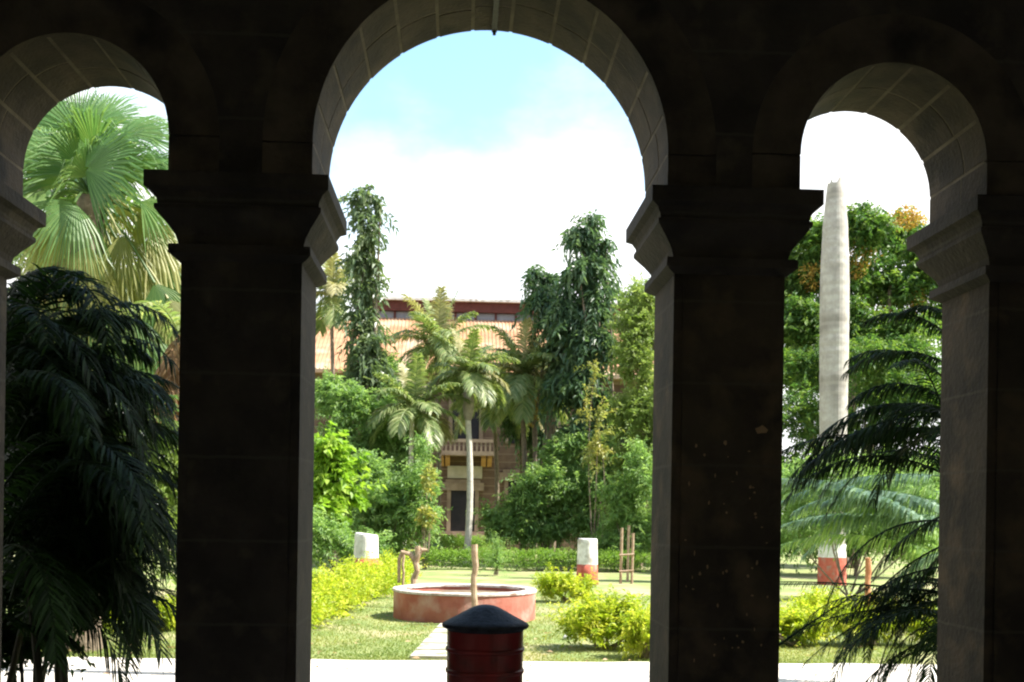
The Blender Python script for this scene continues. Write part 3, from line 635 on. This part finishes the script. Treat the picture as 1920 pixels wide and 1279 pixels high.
# agave by the steps
ag = thing('agave', 'blue green agave rosette by the end of the clipped hedge', 'plant', np.array([at(803,1000,43)[0],43,0])); rg = np.random.default_rng(9); q = MB(); n = 44
az = rg.uniform(0,2*math.pi,n); el = rg.uniform(.25,1.35,n); dv = np.stack([np.cos(az)*np.cos(el), np.sin(az)*np.cos(el), np.sin(el)],-1)
q.strips(np.tile(np.array([at(803,1000,43)[0],43,.15]),(n,1)), dv, np.tile([0,0,1.],(n,1))+.01, rg.uniform(.9,1.4,n), np.full(n,.16), .25, rg.random(n)); q.build('leaves', M['lf_blue'], ag)

# ------------------------------------------------------------------ mid-ground shrubs
G1 = 'green shrubs at the back of the garden'
shrub('green_shrub', 'tall loose green shrub against the left pillar below the slender tree', 'shrub', 44, [(612,745,36,55),(668,770,45,55),(720,790,30,50),(640,850,60,60),(705,860,60,70),(755,880,36,60),(640,930,60,60),(720,940,60,60)], 42000, .18, 'lf_shrub', 51, G1)
shrub('green_shrub', 'broad green shrub left of the white palm trunk, dark near the ground', 'shrub', 40, [(690,960,50,60),(745,960,48,60),(640,1000,50,45),(795,985,34,46),(720,1020,60,28),(690,890,48,50),(780,910,26,50)], 38000, .16, 'lf_shrub', 52, G1)
shrub('lime_shrub', 'bright lime shrub with large round leaves beside the left pillar', 'shrub', 35, [(605,850,32,26),(640,880,38,36),(600,930,30,40),(655,930,26,24),(620,970,30,26)], 3600, .26, 'lf_lime', 53, Wr=.75, cl=(4,.55))
shrub('green_shrub', 'shadowed green shrub behind the left stump and golden hedge', 'shrub', 33, [(610,1010,35,40),(650,1030,30,30),(700,1030,40,25),(560,1000,50,60)], 9000, .14, 'lf_shrub', 54, G1)
shrub('green_shrub', 'big rounded green shrub right of the building door', 'shrub', 45, [(1055,860,46,54),(1100,870,44,54),(1010,920,55,50),(1080,930,60,60),(975,960,40,40),(1150,900,50,70),(1030,990,70,40),(928,985,30,34),(1120,1000,70,40),(985,990,60,36)], 56000, .18, 'lf_shrub', 55, G1)
shrub('green_shrub', 'darker green shrub behind the right painted stump', 'shrub', 40, [(1160,960,50,60),(1200,900,40,70),(1210,1000,40,50),(1130,1030,40,30),(1180,1030,50,30)], 22000, .15, 'lf_shrub', 56, G1)
shrub('pale_tree', 'tall pale green feathery tree against the right pillar', 'tree', 42, [(1205,560,32,35),(1190,590,28,40),(1215,630,50,55),(1190,690,40,60),(1220,770,50,60),(1180,790,36,60),(1230,860,50,60),(1185,870,36,60),(1175,640,24,50)], 46000, .15, 'lf_light', 57, trunk=.12, foliage='crown', droop=.3)
shrub('vine_shrub', 'straggly vine with yellow leaves hanging left of the building door', 'vine', 39, [(790,900,14,30),(805,930,14,30),(800,970,20,16),(792,850,12,26)], 1500, .17, 'lf_shrub', 58, extra=[('yellow_leaves','lf_yellow',[(797,968,20,16),(805,900,10,40)],420,.2)], cl=(6,.5))
shrub('spiky_shrub', 'tall narrow yellowing shrub with upright stalks before the dark mast trees', 'shrub', 41, [(1100,780,5,55),(1116,710,4,50),(1124,790,6,60),(1108,850,8,40),(1133,860,7,40),(1118,840,8,40)], 1300, .17, 'lf_yellow', 59, cl=(4,.5), updir=1.2)

shrub('green_shrub', 'tall pale shrub in front of the far wall, behind the left palms', 'shrub', 50, [(705,740,36,44),(740,800,40,50),(770,850,40,50),(720,690,26,30),(790,800,20,40)], 22000, .2, 'lf_shrub', 84, G1)
shrub('skirt_foliage', 'dark hanging foliage added for the palm skirt against the far wall right of the balcony', 'tree', 55, [(960,740,30,40),(1010,770,34,50),(975,790,30,40),(1020,840,34,40),(1010,730,30,30)], 20000, .24, 'lf_mast', 85, trunk=.12, foliage='crown', sag=.8, spu=.1)  # added mass for the dark hanging palm skirt, built as a tree
# ------------------------------------------------------------------ mast trees
def mast(label, Yd, lst, n, seed, leaf=.30, mm='lf_mast'):
    return shrub('mast_tree', label, 'tree', Yd, lst, n, leaf, mm, seed, 'mast trees before the building', trunk=.14, cl=(8,.42), Wr=.42, shell=.6, droop=.5, updir=-.5, jit=.3, nst=5, foliage='crown', dep=.9, tl=.8, sag=.9, spu=.0, core=.3)
mast('slender mast tree with curling top branches, left of the tiled roof', 47, [(686,368,20,14),(668,385,6,22),(714,395,6,30),(684,410,16,26),(690,450,18,30),(680,500,26,34),(692,550,28,38),(680,605,34,38),(690,660,38,44),(680,710,44,40)], 6500, 61, mm='lf_mastpale')
mast('tallest dark mast tree right of the tiled roof', 46, [(1110,425,18,24),(1085,450,26,30),(1120,470,26,34),(1095,510,48,36),(1115,560,44,44),(1080,600,54,50),(1115,650,50,50),(1085,710,60,56),(1120,770,50,56),(1090,820,44,50)], 15000, 62)
mast('shorter dark mast tree joined to the left of the tallest one', 47.5, [(1008,520,18,22),(1030,530,16,20),(1015,560,28,30),(1040,600,36,34),(1060,660,40,44)], 5000, 63)

# ------------------------------------------------------------------ feather palms
def palm(label, px, pyc, Yd, Lpx, nf, seed, trunk_px=None, shaft=True, dry=.25, droop=(.45,1.5), el=(.1,1.35), tr=.11, mm='palebark', fruits=None, lean=0):
    rg = np.random.default_rng(seed); c = at(px, pyc, Yd); k = Yd/2000
    o = thing('feather_palm', label, 'palm', (c[0]+lean, Yd, 0), 'feather palms before the building')
    b0 = np.array([c[0]+lean, Yd, -.1]); t = np.linspace(0,1,24)[:,None]; pts = b0*(1-t)+c*t; pts[:,0] += (.12*np.sin(t*math.pi*1.3))[:,0]
    zz = np.linspace(1.25, .9, 24)*tr*(1+.04*np.sin(np.arange(24)*2.2))
    q = MB(); q.tube(pts, zz, 10); q.build('trunk', M[mm], o)
    if shaft:
        q = MB(); sh = c-np.array([0,0,1.7]); t = np.linspace(0,1,8)[:,None]; q.tube(sh*(1-t)+(c+np.array([0,0,.25]))*t, [tr*1.0,tr*1.7,tr*2.0,tr*1.9,tr*1.7,tr*1.5,tr*1.2,tr*.8], 10); q.build('crownshaft', M['shaftgreen'], o)
    for i in range(nf):
        u = (i+.5)/nf; e = el[1]-(el[1]-el[0])*u + rg.uniform(-.12,.12); a = i*2.4+rg.uniform(-.3,.3)
        d0 = (math.cos(a)*math.cos(e), math.sin(a)*math.cos(e), math.sin(e))
        q = MB(); isd = rg.random() < dry
        frond(q, rg, c+np.array([0,0,.1]), d0, Lpx*k*rg.uniform(.85,1.1), droop[0]+(droop[1]-droop[0])*u, 74, Lpx*k*.36, .06, .62, .035, .25, .08)
        q.build('frond', M['lf_palmdry' if isd else 'lf_palm'], o)
    if fruits:
        q = MB(); P = np.array([at(fruits[0]+rg.normal(0,4), fruits[1]+rg.normal(0,14), Yd-.3) for _ in range(160)])
        q.leaves(P, np.tile([0,0,-1.],(160,1))+rg.normal(0,.3,(160,3)), rg.normal(size=(160,3)), np.full(160,.22), np.full(160,.12), rg.random(160)); q.build('fruit_bunch', M['lf_orange'], o)
palm('tall feather palm with upright fronds against the tiled roof', 822, 660, 52, 112, 24, 71, shaft=False, dry=.3, mm='bark', el=(.0,1.45))
palm('feather palm with grey crownshaft and thin pale trunk before the door', 879, 712, 44, 96, 20, 72, dry=.25, tr=.12, el=(.15,1.4))
palm('feather palm with drooping pale frond and orange fruit right of centre', 982, 712, 48, 112, 24, 73, shaft=False, dry=.35, mm='bark', fruits=(998,762), el=(-.2,1.4))
palm('leaning feather palm with white lower trunk left of the door', 778, 778, 43, 104, 20, 74, shaft=False, dry=.3, tr=.10, el=(.0,1.35), lean=-.55)
palm('small distant palm beside the slender mast tree', 625, 560, 54, 95, 16, 75, shaft=False, dry=.3, mm='bark', tr=.1)
palm('feather palm crown half hidden between the fruiting palm and the tallest mast tree', 1040, 720, 51, 95, 16, 77, shaft=False, dry=.2, mm='bark', tr=.1)
palm('low palm standing before the far wall, behind the fruiting palm', 930, 760, 53, 100, 18, 76, shaft=False, dry=.15, mm='bark', tr=.1)

# ------------------------------------------------------------------ right arch: canopy tree
shrub('canopy_tree', 'wide leafy tree tinged with orange pods behind the bare palm trunk', 'tree', 44,
      [(1530,450,50,45),(1610,440,60,45),(1690,450,60,50),(1500,520,55,50),(1580,530,60,50),(1670,540,60,50),(1740,520,50,60),(1510,610,50,50),(1600,620,60,50),(1690,630,60,50),(1500,690,50,50),(1590,720,70,50),(1690,720,70,50),(1450,580,60,70),(1400,640,70,90),(1800,600,70,80)],
      120000, .2, 'lf_canopy', 81, trunk=.3, foliage='crown', cl=(12,.5), Wr=.5, shell=.6, up=.9, extra=[('pods','lf_orange',[(1500,600,34,40),(1690,640,50,40),(1700,410,50,24),(1510,660,34,30),(1660,590,40,30),(1720,560,30,40),(1600,480,60,40),(1540,520,40,40)],5200,.14)], jit=2.5)
shrub('green_shrub', 'leafy green shrub hiding the middle of the bare palm trunk in the right arch', 'shrub', 27, [(1490,930,50,60),(1560,900,50,60),(1555,960,46,50),(1630,930,60,60),(1710,940,60,70),(1480,1000,40,50),(1640,1000,40,46),(1720,1010,60,60)], 26000, .11, 'lf_shrub', 83, G1, jit=.5)
for (px, lab, sd) in ((455, 'broad leafy tree hidden behind the left pillar', 86), (1335, 'broad leafy tree hidden behind the right pillar', 87)):
    shrub('canopy_tree', lab, 'tree', 45, [(px-40,620,50,50),(px+30,600,50,50),(px-50,700,50,60),(px+45,700,40,60),(px,760,60,60),(px-30,860,60,60),(px+30,880,50,60),(px,960,60,60)], 30000, .22, 'lf_canopy', sd, trunk=.22, foliage='crown', jit=1)
shrub('dark_shrub', 'dense dark green thicket under the orange tinged tree', 'shrub', 38, [(1490,700,60,60),(1560,690,60,60),(1640,690,60,60),(1720,680,60,60),(1490,790,60,60),(1570,800,60,60),(1660,760,60,70),(1730,760,60,80),(1480,900,60,70),(1570,900,60,70),(1660,900,70,70),(1740,900,60,80),(1500,1000,60,60),(1600,1000,70,60),(1700,1000,70,60)], 60000, .17, 'lf_canopy', 82, jit=1.2)

# ------------------------------------------------------------------ left arch: fan palm
YF = 16.0; fc = at(170, 370, YF); rg = np.random.default_rng(91)
fp = thing('fan_palm', 'tall fan palm with big pleated leaves and a drooping dry skirt in the left arch', 'palm', (fc[0], YF, 0))
q = MB(); t = np.linspace(0,1,30)[:,None]; q.tube(np.array([fc[0],YF,-.1])*(1-t)+fc*t, np.linspace(.26,.19,30)*(1+.05*np.sin(np.arange(30)*2.5)), 12); q.build('trunk', M['bark'], fp)
spec = []
def fan_leaf(px, py, dY, axis, nrm, Rr, mm='lf_fan', droop=.3, spread=2.4, nseg=50, rlo=0, rhi=1):
    q = MB(); hub = at(px, py, YF+dY); fan(q, rg, hub, axis, nrm, Rr, nseg, spread, droop, rlo, rhi, petiole=fc); q.build('leaf', M[mm], fp)
fan_leaf(160, 318, -.9, (.62,-.25,.30), (-.25,-.9,.45), 1.25, droop=.3, spread=3.0, nseg=62, rlo=.0, rhi=.5)
fan_leaf(225, 255, -.4, (.8,.1,.55), (-.5,-.7,.5), 1.1, droop=.3, rlo=.2)
fan_leaf(150, 255, -.3, (-.1,.1,1), (.1,-.9,.2), 1.05, droop=.2, rlo=.1, rhi=.8)
fan_leaf(105, 300, -.4, (-.8,-.1,.5), (.4,-.8,.5), 1.15, droop=.3, rlo=.3)
fan_leaf(90, 370, -.6, (-.9,-.2,-.1), (.2,-.7,.7), 1.1, droop=.5, rlo=.5)
fan_leaf(250, 330, .3, (.9,.2,.1), (-.2,-.6,.8), 1.15, droop=.5, rlo=.2)
fan_leaf(190, 230, .5, (.3,.5,.9), (.1,-.8,.5), 1.1, droop=.2)
fan_leaf(110, 235, .5, (-.6,.4,.8), (.1,-.8,.5), 1.1, droop=.3, rlo=.2)
fan_leaf(60, 300, .5, (-.9,.3,.3), (.1,-.8,.6), 1.2, droop=.4, rlo=.4)
fan_leaf(260, 260, .7, (.8,.4,.6), (-.1,-.8,.6), 1.15, droop=.4)
fan_leaf(140, 380, -.8, (-.3,-.4,-.6), (.1,-.9,.3), 1.0, droop=.4, rlo=.4)
for i in range(26):
    a = i*2.4; e = rg.uniform(-.35, 1.1); ax = (math.cos(a)*math.cos(e), math.sin(a)*math.cos(e)*.8+.25, math.sin(e))
    hp = np.array([fc[0],YF,fc[2]]) + np.array(ax)*rg.uniform(.5,.95)*np.array([1,1,1.1]); dd = (hp-np.array([0,0,EYE])); pxx = PPX+FPX*np.dot(dd,RT)/np.dot(dd,F_); pyy = PPY-FPX*np.dot(dd,UP)/np.dot(dd,F_)
    fan_leaf(pxx, pyy, hp[1]-YF, ax, (-ax[0]*.5+rg.normal(0,.3), -.8, .6), rg.uniform(.85,1.1), droop=rg.uniform(.2,.6), rlo=.15, rhi=1.0, spread=2.2, nseg=42)
for (px, py, ax, mm) in ((215,385,(.55,-.3,-.5),'lf_fandry'),(250,400,(.8,-.1,-.4),'lf_fandry'),(180,410,(.1,-.4,-.8),'lf_fandry'),(280,420,(.8,0,-.7),'lf_fandry'),(130,420,(-.5,-.3,-.8),'lf_fandry'),
                     (225,440,(.3,-.2,-.9),'lf_fandry'),(270,470,(.5,.1,-.9),'lf_fandry'),(165,460,(-.1,-.2,-1),'lf_fandry'),(130,480,(-.2,-.2,-1),'lf_dead'),(195,490,(.1,-.2,-1),'lf_fandry'),(150,520,(-.1,-.5,-1),'lf_fan'),(210,540,(.2,-.5,-1),'lf_fandry'),(180,580,(0,-.5,-1),'lf_fan'),(250,590,(.2,-.3,-1),'lf_fan'),(110,560,(-.2,-.5,-1),'lf_fandry'),(290,600,(.3,-.3,-1),'lf_fan'),(225,620,(.1,-.4,-1),'lf_fan'),(300,440,(.6,-.1,-.6),'lf_fan'),(315,560,(.4,.1,-.9),'lf_fandry'),(110,440,(-.6,0,-.8),'lf_fandry'),
                     (310,500,(.5,.2,-.9),'lf_fan'),(290,530,(.4,.1,-.9),'lf_fan'),(240,520,(.2,.1,-1),'lf_fandry')):
    nr = (ax[0]*.4, -.9, .35)
    fan_leaf(px, py, rg.uniform(-.5,.4), ax, nr, rg.uniform(.9,1.15), mm, droop=.8, spread=1.7, nseg=36)
# background foliage for the left arch and a dead palm skirt
shrub('green_shrub', 'pale leafy tree filling the gap behind the fan palm', 'tree', 24, [(90,260,70,60),(200,330,70,70),(70,330,80,70),(150,430,80,70),(60,480,90,80),(250,560,90,70),(140,600,90,70),(320,620,70,70),(40,640,80,80),(200,700,100,80),(300,760,80,80),(90,780,100,80),(330,880,90,80),(200,900,110,90),(300,1000,100,80),(150,1030,120,80)], 46000, .16, 'lf_light', 92, trunk=.1, foliage='crown', jit=1)
dp = thing('withered_palm', 'brown withered palm skirt hanging beside the left pillar', 'palm', (at(352,1000,13.5)[0],13.5,0)); rg = np.random.default_rng(95)
c = at(334, 640, 13.5); q = MB(); q.tube([(c[0]+.25,13.5,-.1),(c[0]+.2,13.5,2),(c[0]+.03,13.5,c[2])], [.13,.12,.1], 9); q.build('trunk', M['bark'], dp)
for i in range(16):
    a = i*2.4; q = MB(); frond(q, rg, c+np.array([0,0,rg.uniform(-.1,.1)]), (math.cos(a)*.45, math.sin(a)*.45, -.6), rg.uniform(.7,1.05), 1.6, 24, .28, .03, .9, .012, .1, .1); q.build('dead_frond', M['lf_dead'], dp)
for i in range(7):
    a = i*2.4+1; q = MB(); frond(q, rg, c+np.array([0,0,.1]), (math.cos(a)*.6, math.sin(a)*.6, .9), rg.uniform(.8,1.1), 1.4, 26, .3, .03, .5, .012, .2, .1); q.build('frond', M['lf_palm'], dp)

# ------------------------------------------------------------------ foreground palms in the shade of the arcade
def clump(name, label, fronds, seed, stems_at, mm='lf_dark', zb=0.0):
    rg = np.random.default_rng(seed); b = stems_at[0]
    o = thing(name, label, 'palm', (b[0], b[1], 0))
    for s in stems_at:
        q = MB(); dx = rg.normal(0,.22); q.tube([(s[0]-dx,s[1],-.1),(s[0]-dx*.5+rg.normal(0,.03),s[1],s[2]*.5),(s[0],s[1],s[2])], [.036,.03,.024], 8); q.build('stem', M['darkbark'], o)
    for fr in fronds:
        base, d0, Ln, dr, npair, lL, lW, ld, m2 = fr
        q = MB(); frond(q, rg, base, d0, Ln, dr, npair, lL, lW, ld, .011, .12, .12); q.build('frond', M[m2 or mm], o)
    return o
def dark_clump(name, label, seed, n, boxes, stem_px, Ys, leaf=(.22,.34,.017), side=1, Lr=(1.0,1.8), extra=(), el=(.5,1.4), dr=(1.5,2.5), npr=46):
    rg = np.random.default_rng(seed); fr = []; sts = []
    for px in stem_px:
        yy = rg.uniform(*Ys); sts.append((at(px,1000,yy)[0], yy, rg.uniform(1.2,2.4)))
    for i in range(n):
        (x0,x1,y0,y1) = boxes[rg.integers(len(boxes))]; yy = rg.uniform(*Ys); p0 = at(rg.uniform(x0,x1), rg.uniform(y0,y1), yy)
        a = rg.uniform(-1.2,1.2) + (0 if side > 0 else math.pi); e = rg.uniform(*el)
        fr.append((tuple(p0), (math.cos(a)*math.cos(e), .5*math.sin(a)*math.cos(e), math.sin(e)), rg.uniform(*Lr), rg.uniform(*dr), npr, rg.uniform(*leaf[:2]), leaf[2], rg.uniform(.3,.9), None))
    fr += list(extra)
    return clump(name, label, fr, seed+1, sts)
def px_frond(p0, p1, Yd, sag, npair, lL, lW, ld, m2=None):
    a, b_ = at(*p0, Yd), at(*p1, Yd+.3); d = b_-a; Ln = np.linalg.norm(d)*1.06; d0 = unit(d)+np.array([0,0,sag*.5]); return (tuple(a), tuple(d0), Ln, sag, npair, lL, lW, ld, m2)
tops = [px_frond((-10,600),(90,460),8.5,1.2,60,.32,.022,.6), px_frond((10,620),(70,480),8.9,.9,60,.32,.022,.6), px_frond((70,640),(180,560),8.6,1.4,60,.32,.022,.6)]+[px_frond((rg.uniform(90,200),rg.uniform(700,900)),(rg.uniform(250,345),rg.uniform(650,860)),11.2,rg.uniform(.8,1.3),60,.36,.028,.6,'lf_canopy') for _ in range(8)]+[px_frond((100,820),(330,770),8.7,.9,66,.3,.02,.6), px_frond((90,900),(335,860),8.6,.9,66,.3,.02,.6), px_frond((80,760),(330,660),8.9,1.0,66,.3,.02,.6), px_frond((110,980),(330,960),8.7,.9,66,.3,.02,.6), px_frond((60,1060),(290,1060),8.6,.9,66,.28,.02,.6), px_frond((30,1120),(240,1160),8.5,.9,66,.26,.02,.6), px_frond((20,1180),(160,1200),8.4,.9,66,.26,.02,.6), px_frond((-20,1150),(120,1230),8.3,.9,66,.26,.02,.6), px_frond((0,1000),(200,1130),8.3,1.1,66,.28,.02,.6), px_frond((20,640),(110,470),8.7,1.1,60,.34,.026,.9), px_frond((60,690),(190,520),8.8,1.4,60,.34,.026,.9), px_frond((120,720),(250,600),8.9,1.3,60,.34,.026,.9), px_frond((30,560),(140,500),8.6,1.3,60,.3,.026,.9), px_frond((160,740),(315,690),8.8,1.2,60,.34,.026,.9)]
shrub('dark_fill_bush', 'near black bush added behind the dark palm clumps to darken the left arch', 'bush', 10.0, [(-20,640,70,90),(50,700,60,90),(110,780,50,80),(0,840,90,90),(100,880,80,90),(160,940,60,70),(30,1000,90,90),(120,1030,80,80),(60,1120,90,70),(-40,1150,80,60),(150,1145,50,45),(10,1220,70,60),(70,1210,50,40)], 26000, .085, 'lf_dark', 301, tl=.35, jit=.2, m_trunk='darkbark')  # added mass that blackens the gaps between the palm fronds
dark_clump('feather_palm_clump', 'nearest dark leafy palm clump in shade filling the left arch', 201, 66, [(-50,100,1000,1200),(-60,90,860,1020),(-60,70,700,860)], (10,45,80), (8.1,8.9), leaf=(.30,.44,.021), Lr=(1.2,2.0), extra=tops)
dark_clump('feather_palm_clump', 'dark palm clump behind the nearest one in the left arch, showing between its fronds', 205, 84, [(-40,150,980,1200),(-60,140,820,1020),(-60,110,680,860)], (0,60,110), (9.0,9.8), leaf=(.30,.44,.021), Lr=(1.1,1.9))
mid = [px_frond((1770+rg.uniform(0,40),rg.uniform(770,900)),(1460+rg.uniform(-20,60),rg.uniform(785,880)),rg.uniform(8.3,9.4),rg.uniform(.4,1.3),74,rg.uniform(.2,.28),.018,1.0) for _ in range(8)]
mid += [px_frond((1790+rg.uniform(0,20),rg.uniform(980,1200)),(rg.uniform(1500,1660),rg.uniform(1040,1260)),rg.uniform(8.4,9.2),rg.uniform(.5,1.5),54,rg.uniform(.16,.24),.010,.9) for _ in range(12)]
mid += [px_frond((1790,690),(1590,650),8.9,.9,60,.24,.018,.9), px_frond((1790,640),(1640,560),8.9,.9,54,.22,.018,.9), px_frond((1780,720),(1610,620),9.1,1.0,54,.22,.018,.9), px_frond((1790,600),(1690,560),8.8,1.0,40,.2,.018,.9), px_frond((1790,760),(1600,700),8.7,1.0,60,.24,.018,.9),
        px_frond((1440,1225),(1615,1105),8.8,.1,60,.16,.010,.7), px_frond((1770,1112),(1440,1085),8.9,.1,60,.12,.009,1.0), px_frond((1790,1060),(1600,1120),8.6,.5,60,.22,.014,1.0), px_frond((1790,1120),(1570,1215),8.5,.5,60,.22,.014,1.0), px_frond((1800,1180),(1610,1275),8.4,.5,60,.22,.014,1.0), px_frond((1790,960),(1640,1060),8.8,.7,60,.22,.014,1.0), px_frond((1790,1010),(1680,1190),8.8,.7,60,.22,.014,1.0)]
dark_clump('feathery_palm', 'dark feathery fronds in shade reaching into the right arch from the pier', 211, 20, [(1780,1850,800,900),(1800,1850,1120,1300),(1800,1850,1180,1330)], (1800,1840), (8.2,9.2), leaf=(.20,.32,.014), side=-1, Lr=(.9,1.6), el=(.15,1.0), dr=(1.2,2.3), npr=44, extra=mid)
rg = np.random.default_rng(121); fr = []; yb = 12.2; xb = at(1815,1000,yb)[0]
fr += [px_frond((1780,1000),(1450,862),11.6,.5,90,.34,.04,1.0), px_frond((1790,960),(1560,905),11.8,.6,70,.32,.04,1.0), px_frond((1765,960),(1600,905),12.6,.5,60,.30,.03,.9), px_frond((1785,1050),(1480,985),12.5,.5,70,.3,.03,1.0,'lf_shrub'), px_frond((1785,900),(1500,930),12.9,.5,70,.3,.03,1.0,'lf_shrub')]
for i in range(16): fr.append(px_frond((1790+rg.uniform(0,20),rg.uniform(880,1030)),(rg.uniform(1450,1620),rg.uniform(880,1010)),rg.uniform(12,13.4),rg.uniform(.3,.7),70,.3,.028,.9,'lf_shrub' if i % 2 else None))
for i in range(6):
    a = math.pi+rg.uniform(-1.5,1.5); e = rg.uniform(-.2,.8); fr.append(((xb,yb,1.7), (math.cos(a)*math.cos(e), math.sin(a)*math.cos(e), math.sin(e)), 1.4, 1.6, 60, .3, .028, .8, None))
clump('blue_green_palm', 'sunlit blue green feathery branch drooping across the right arch', fr, 122, [(xb,yb,1.9)], 'lf_blue')

# ------------------------------------------------------------------ grass and far wood (stuff)
rg = np.random.default_rng(131); n = 90000; q = MB(); Yv = 14.95 + 13*rg.random(n)**1.5; Xv = rg.uniform(-.42, .42, n)*Yv + .02*Yv
ok = np.hypot(Xv-pc[0], Yv-pc[1]) > PR+.05
tt = (Yv-a0[1])/(a1[1]-a0[1]); xl = a0[0]+(a1[0]-a0[0])*tt; xr = b0[0]*0+ (b0_ := gr(905,1238))[0]+((b1_ := gr(935,1174))[0]-b0_[0])*tt
ok &= ~((tt > 0) & (tt < 1.02) & (Xv > xl) & (Xv < xr)); Xv, Yv = Xv[ok], Yv[ok]; n = len(Xv)
pat = .5+.35*np.sin(Xv*1.1+2*np.sin(Yv*.6))*np.sin(Yv*.9+Xv*.4)
P = np.stack([Xv, Yv, np.full(n, -.02)], -1); dv = rg.normal(0,.45,(n,3)); dv[:,2] = 1
q.leaves(P, dv, rg.normal(size=(n,3)), rg.uniform(.03,.075,n), np.full(n,.014), np.clip(pat+rg.normal(0,.2,n),0,1), .2)
tag(q.build('grass', M['lf_grass']), kind='stuff')
n = 700; q = MB(); Yv = rg.uniform(13, 30, n); Xv = rg.uniform(-.4,.4,n)*Yv; az = rg.uniform(0,6.28,n); ok = np.hypot(Xv-pc[0],Yv-pc[1]) > PR+.1; n = ok.sum()
q.leaves(np.stack([Xv,Yv,np.where(Yv < 15,.03,.035)],-1)[ok], np.stack([np.cos(az),np.sin(az),.1+0*az],-1)[ok], np.array([0,0,1.])+rg.normal(0,.2,(n,3)), rg.uniform(.05,.12,n), rg.uniform(.025,.06,n), rg.random(n), .05)
tag(q.build('fallen_leaves', M['lf_dead']), kind='stuff')
q = MB(); lobes = []
for k in range(60):
    x = -75+k*2.5+rg.uniform(-1,1); lobes.append((np.array([x, rg.uniform(82,92), rg.uniform(2,4)]), (3.2, 3, rg.uniform(3,5))))
crown(q, rg, lobes, 26000, .7, .6); tag(q.build('far_trees', M['lf_far']), kind='stuff')
for o in bpy.data.objects:
    if '_o' in o: del o['_o']
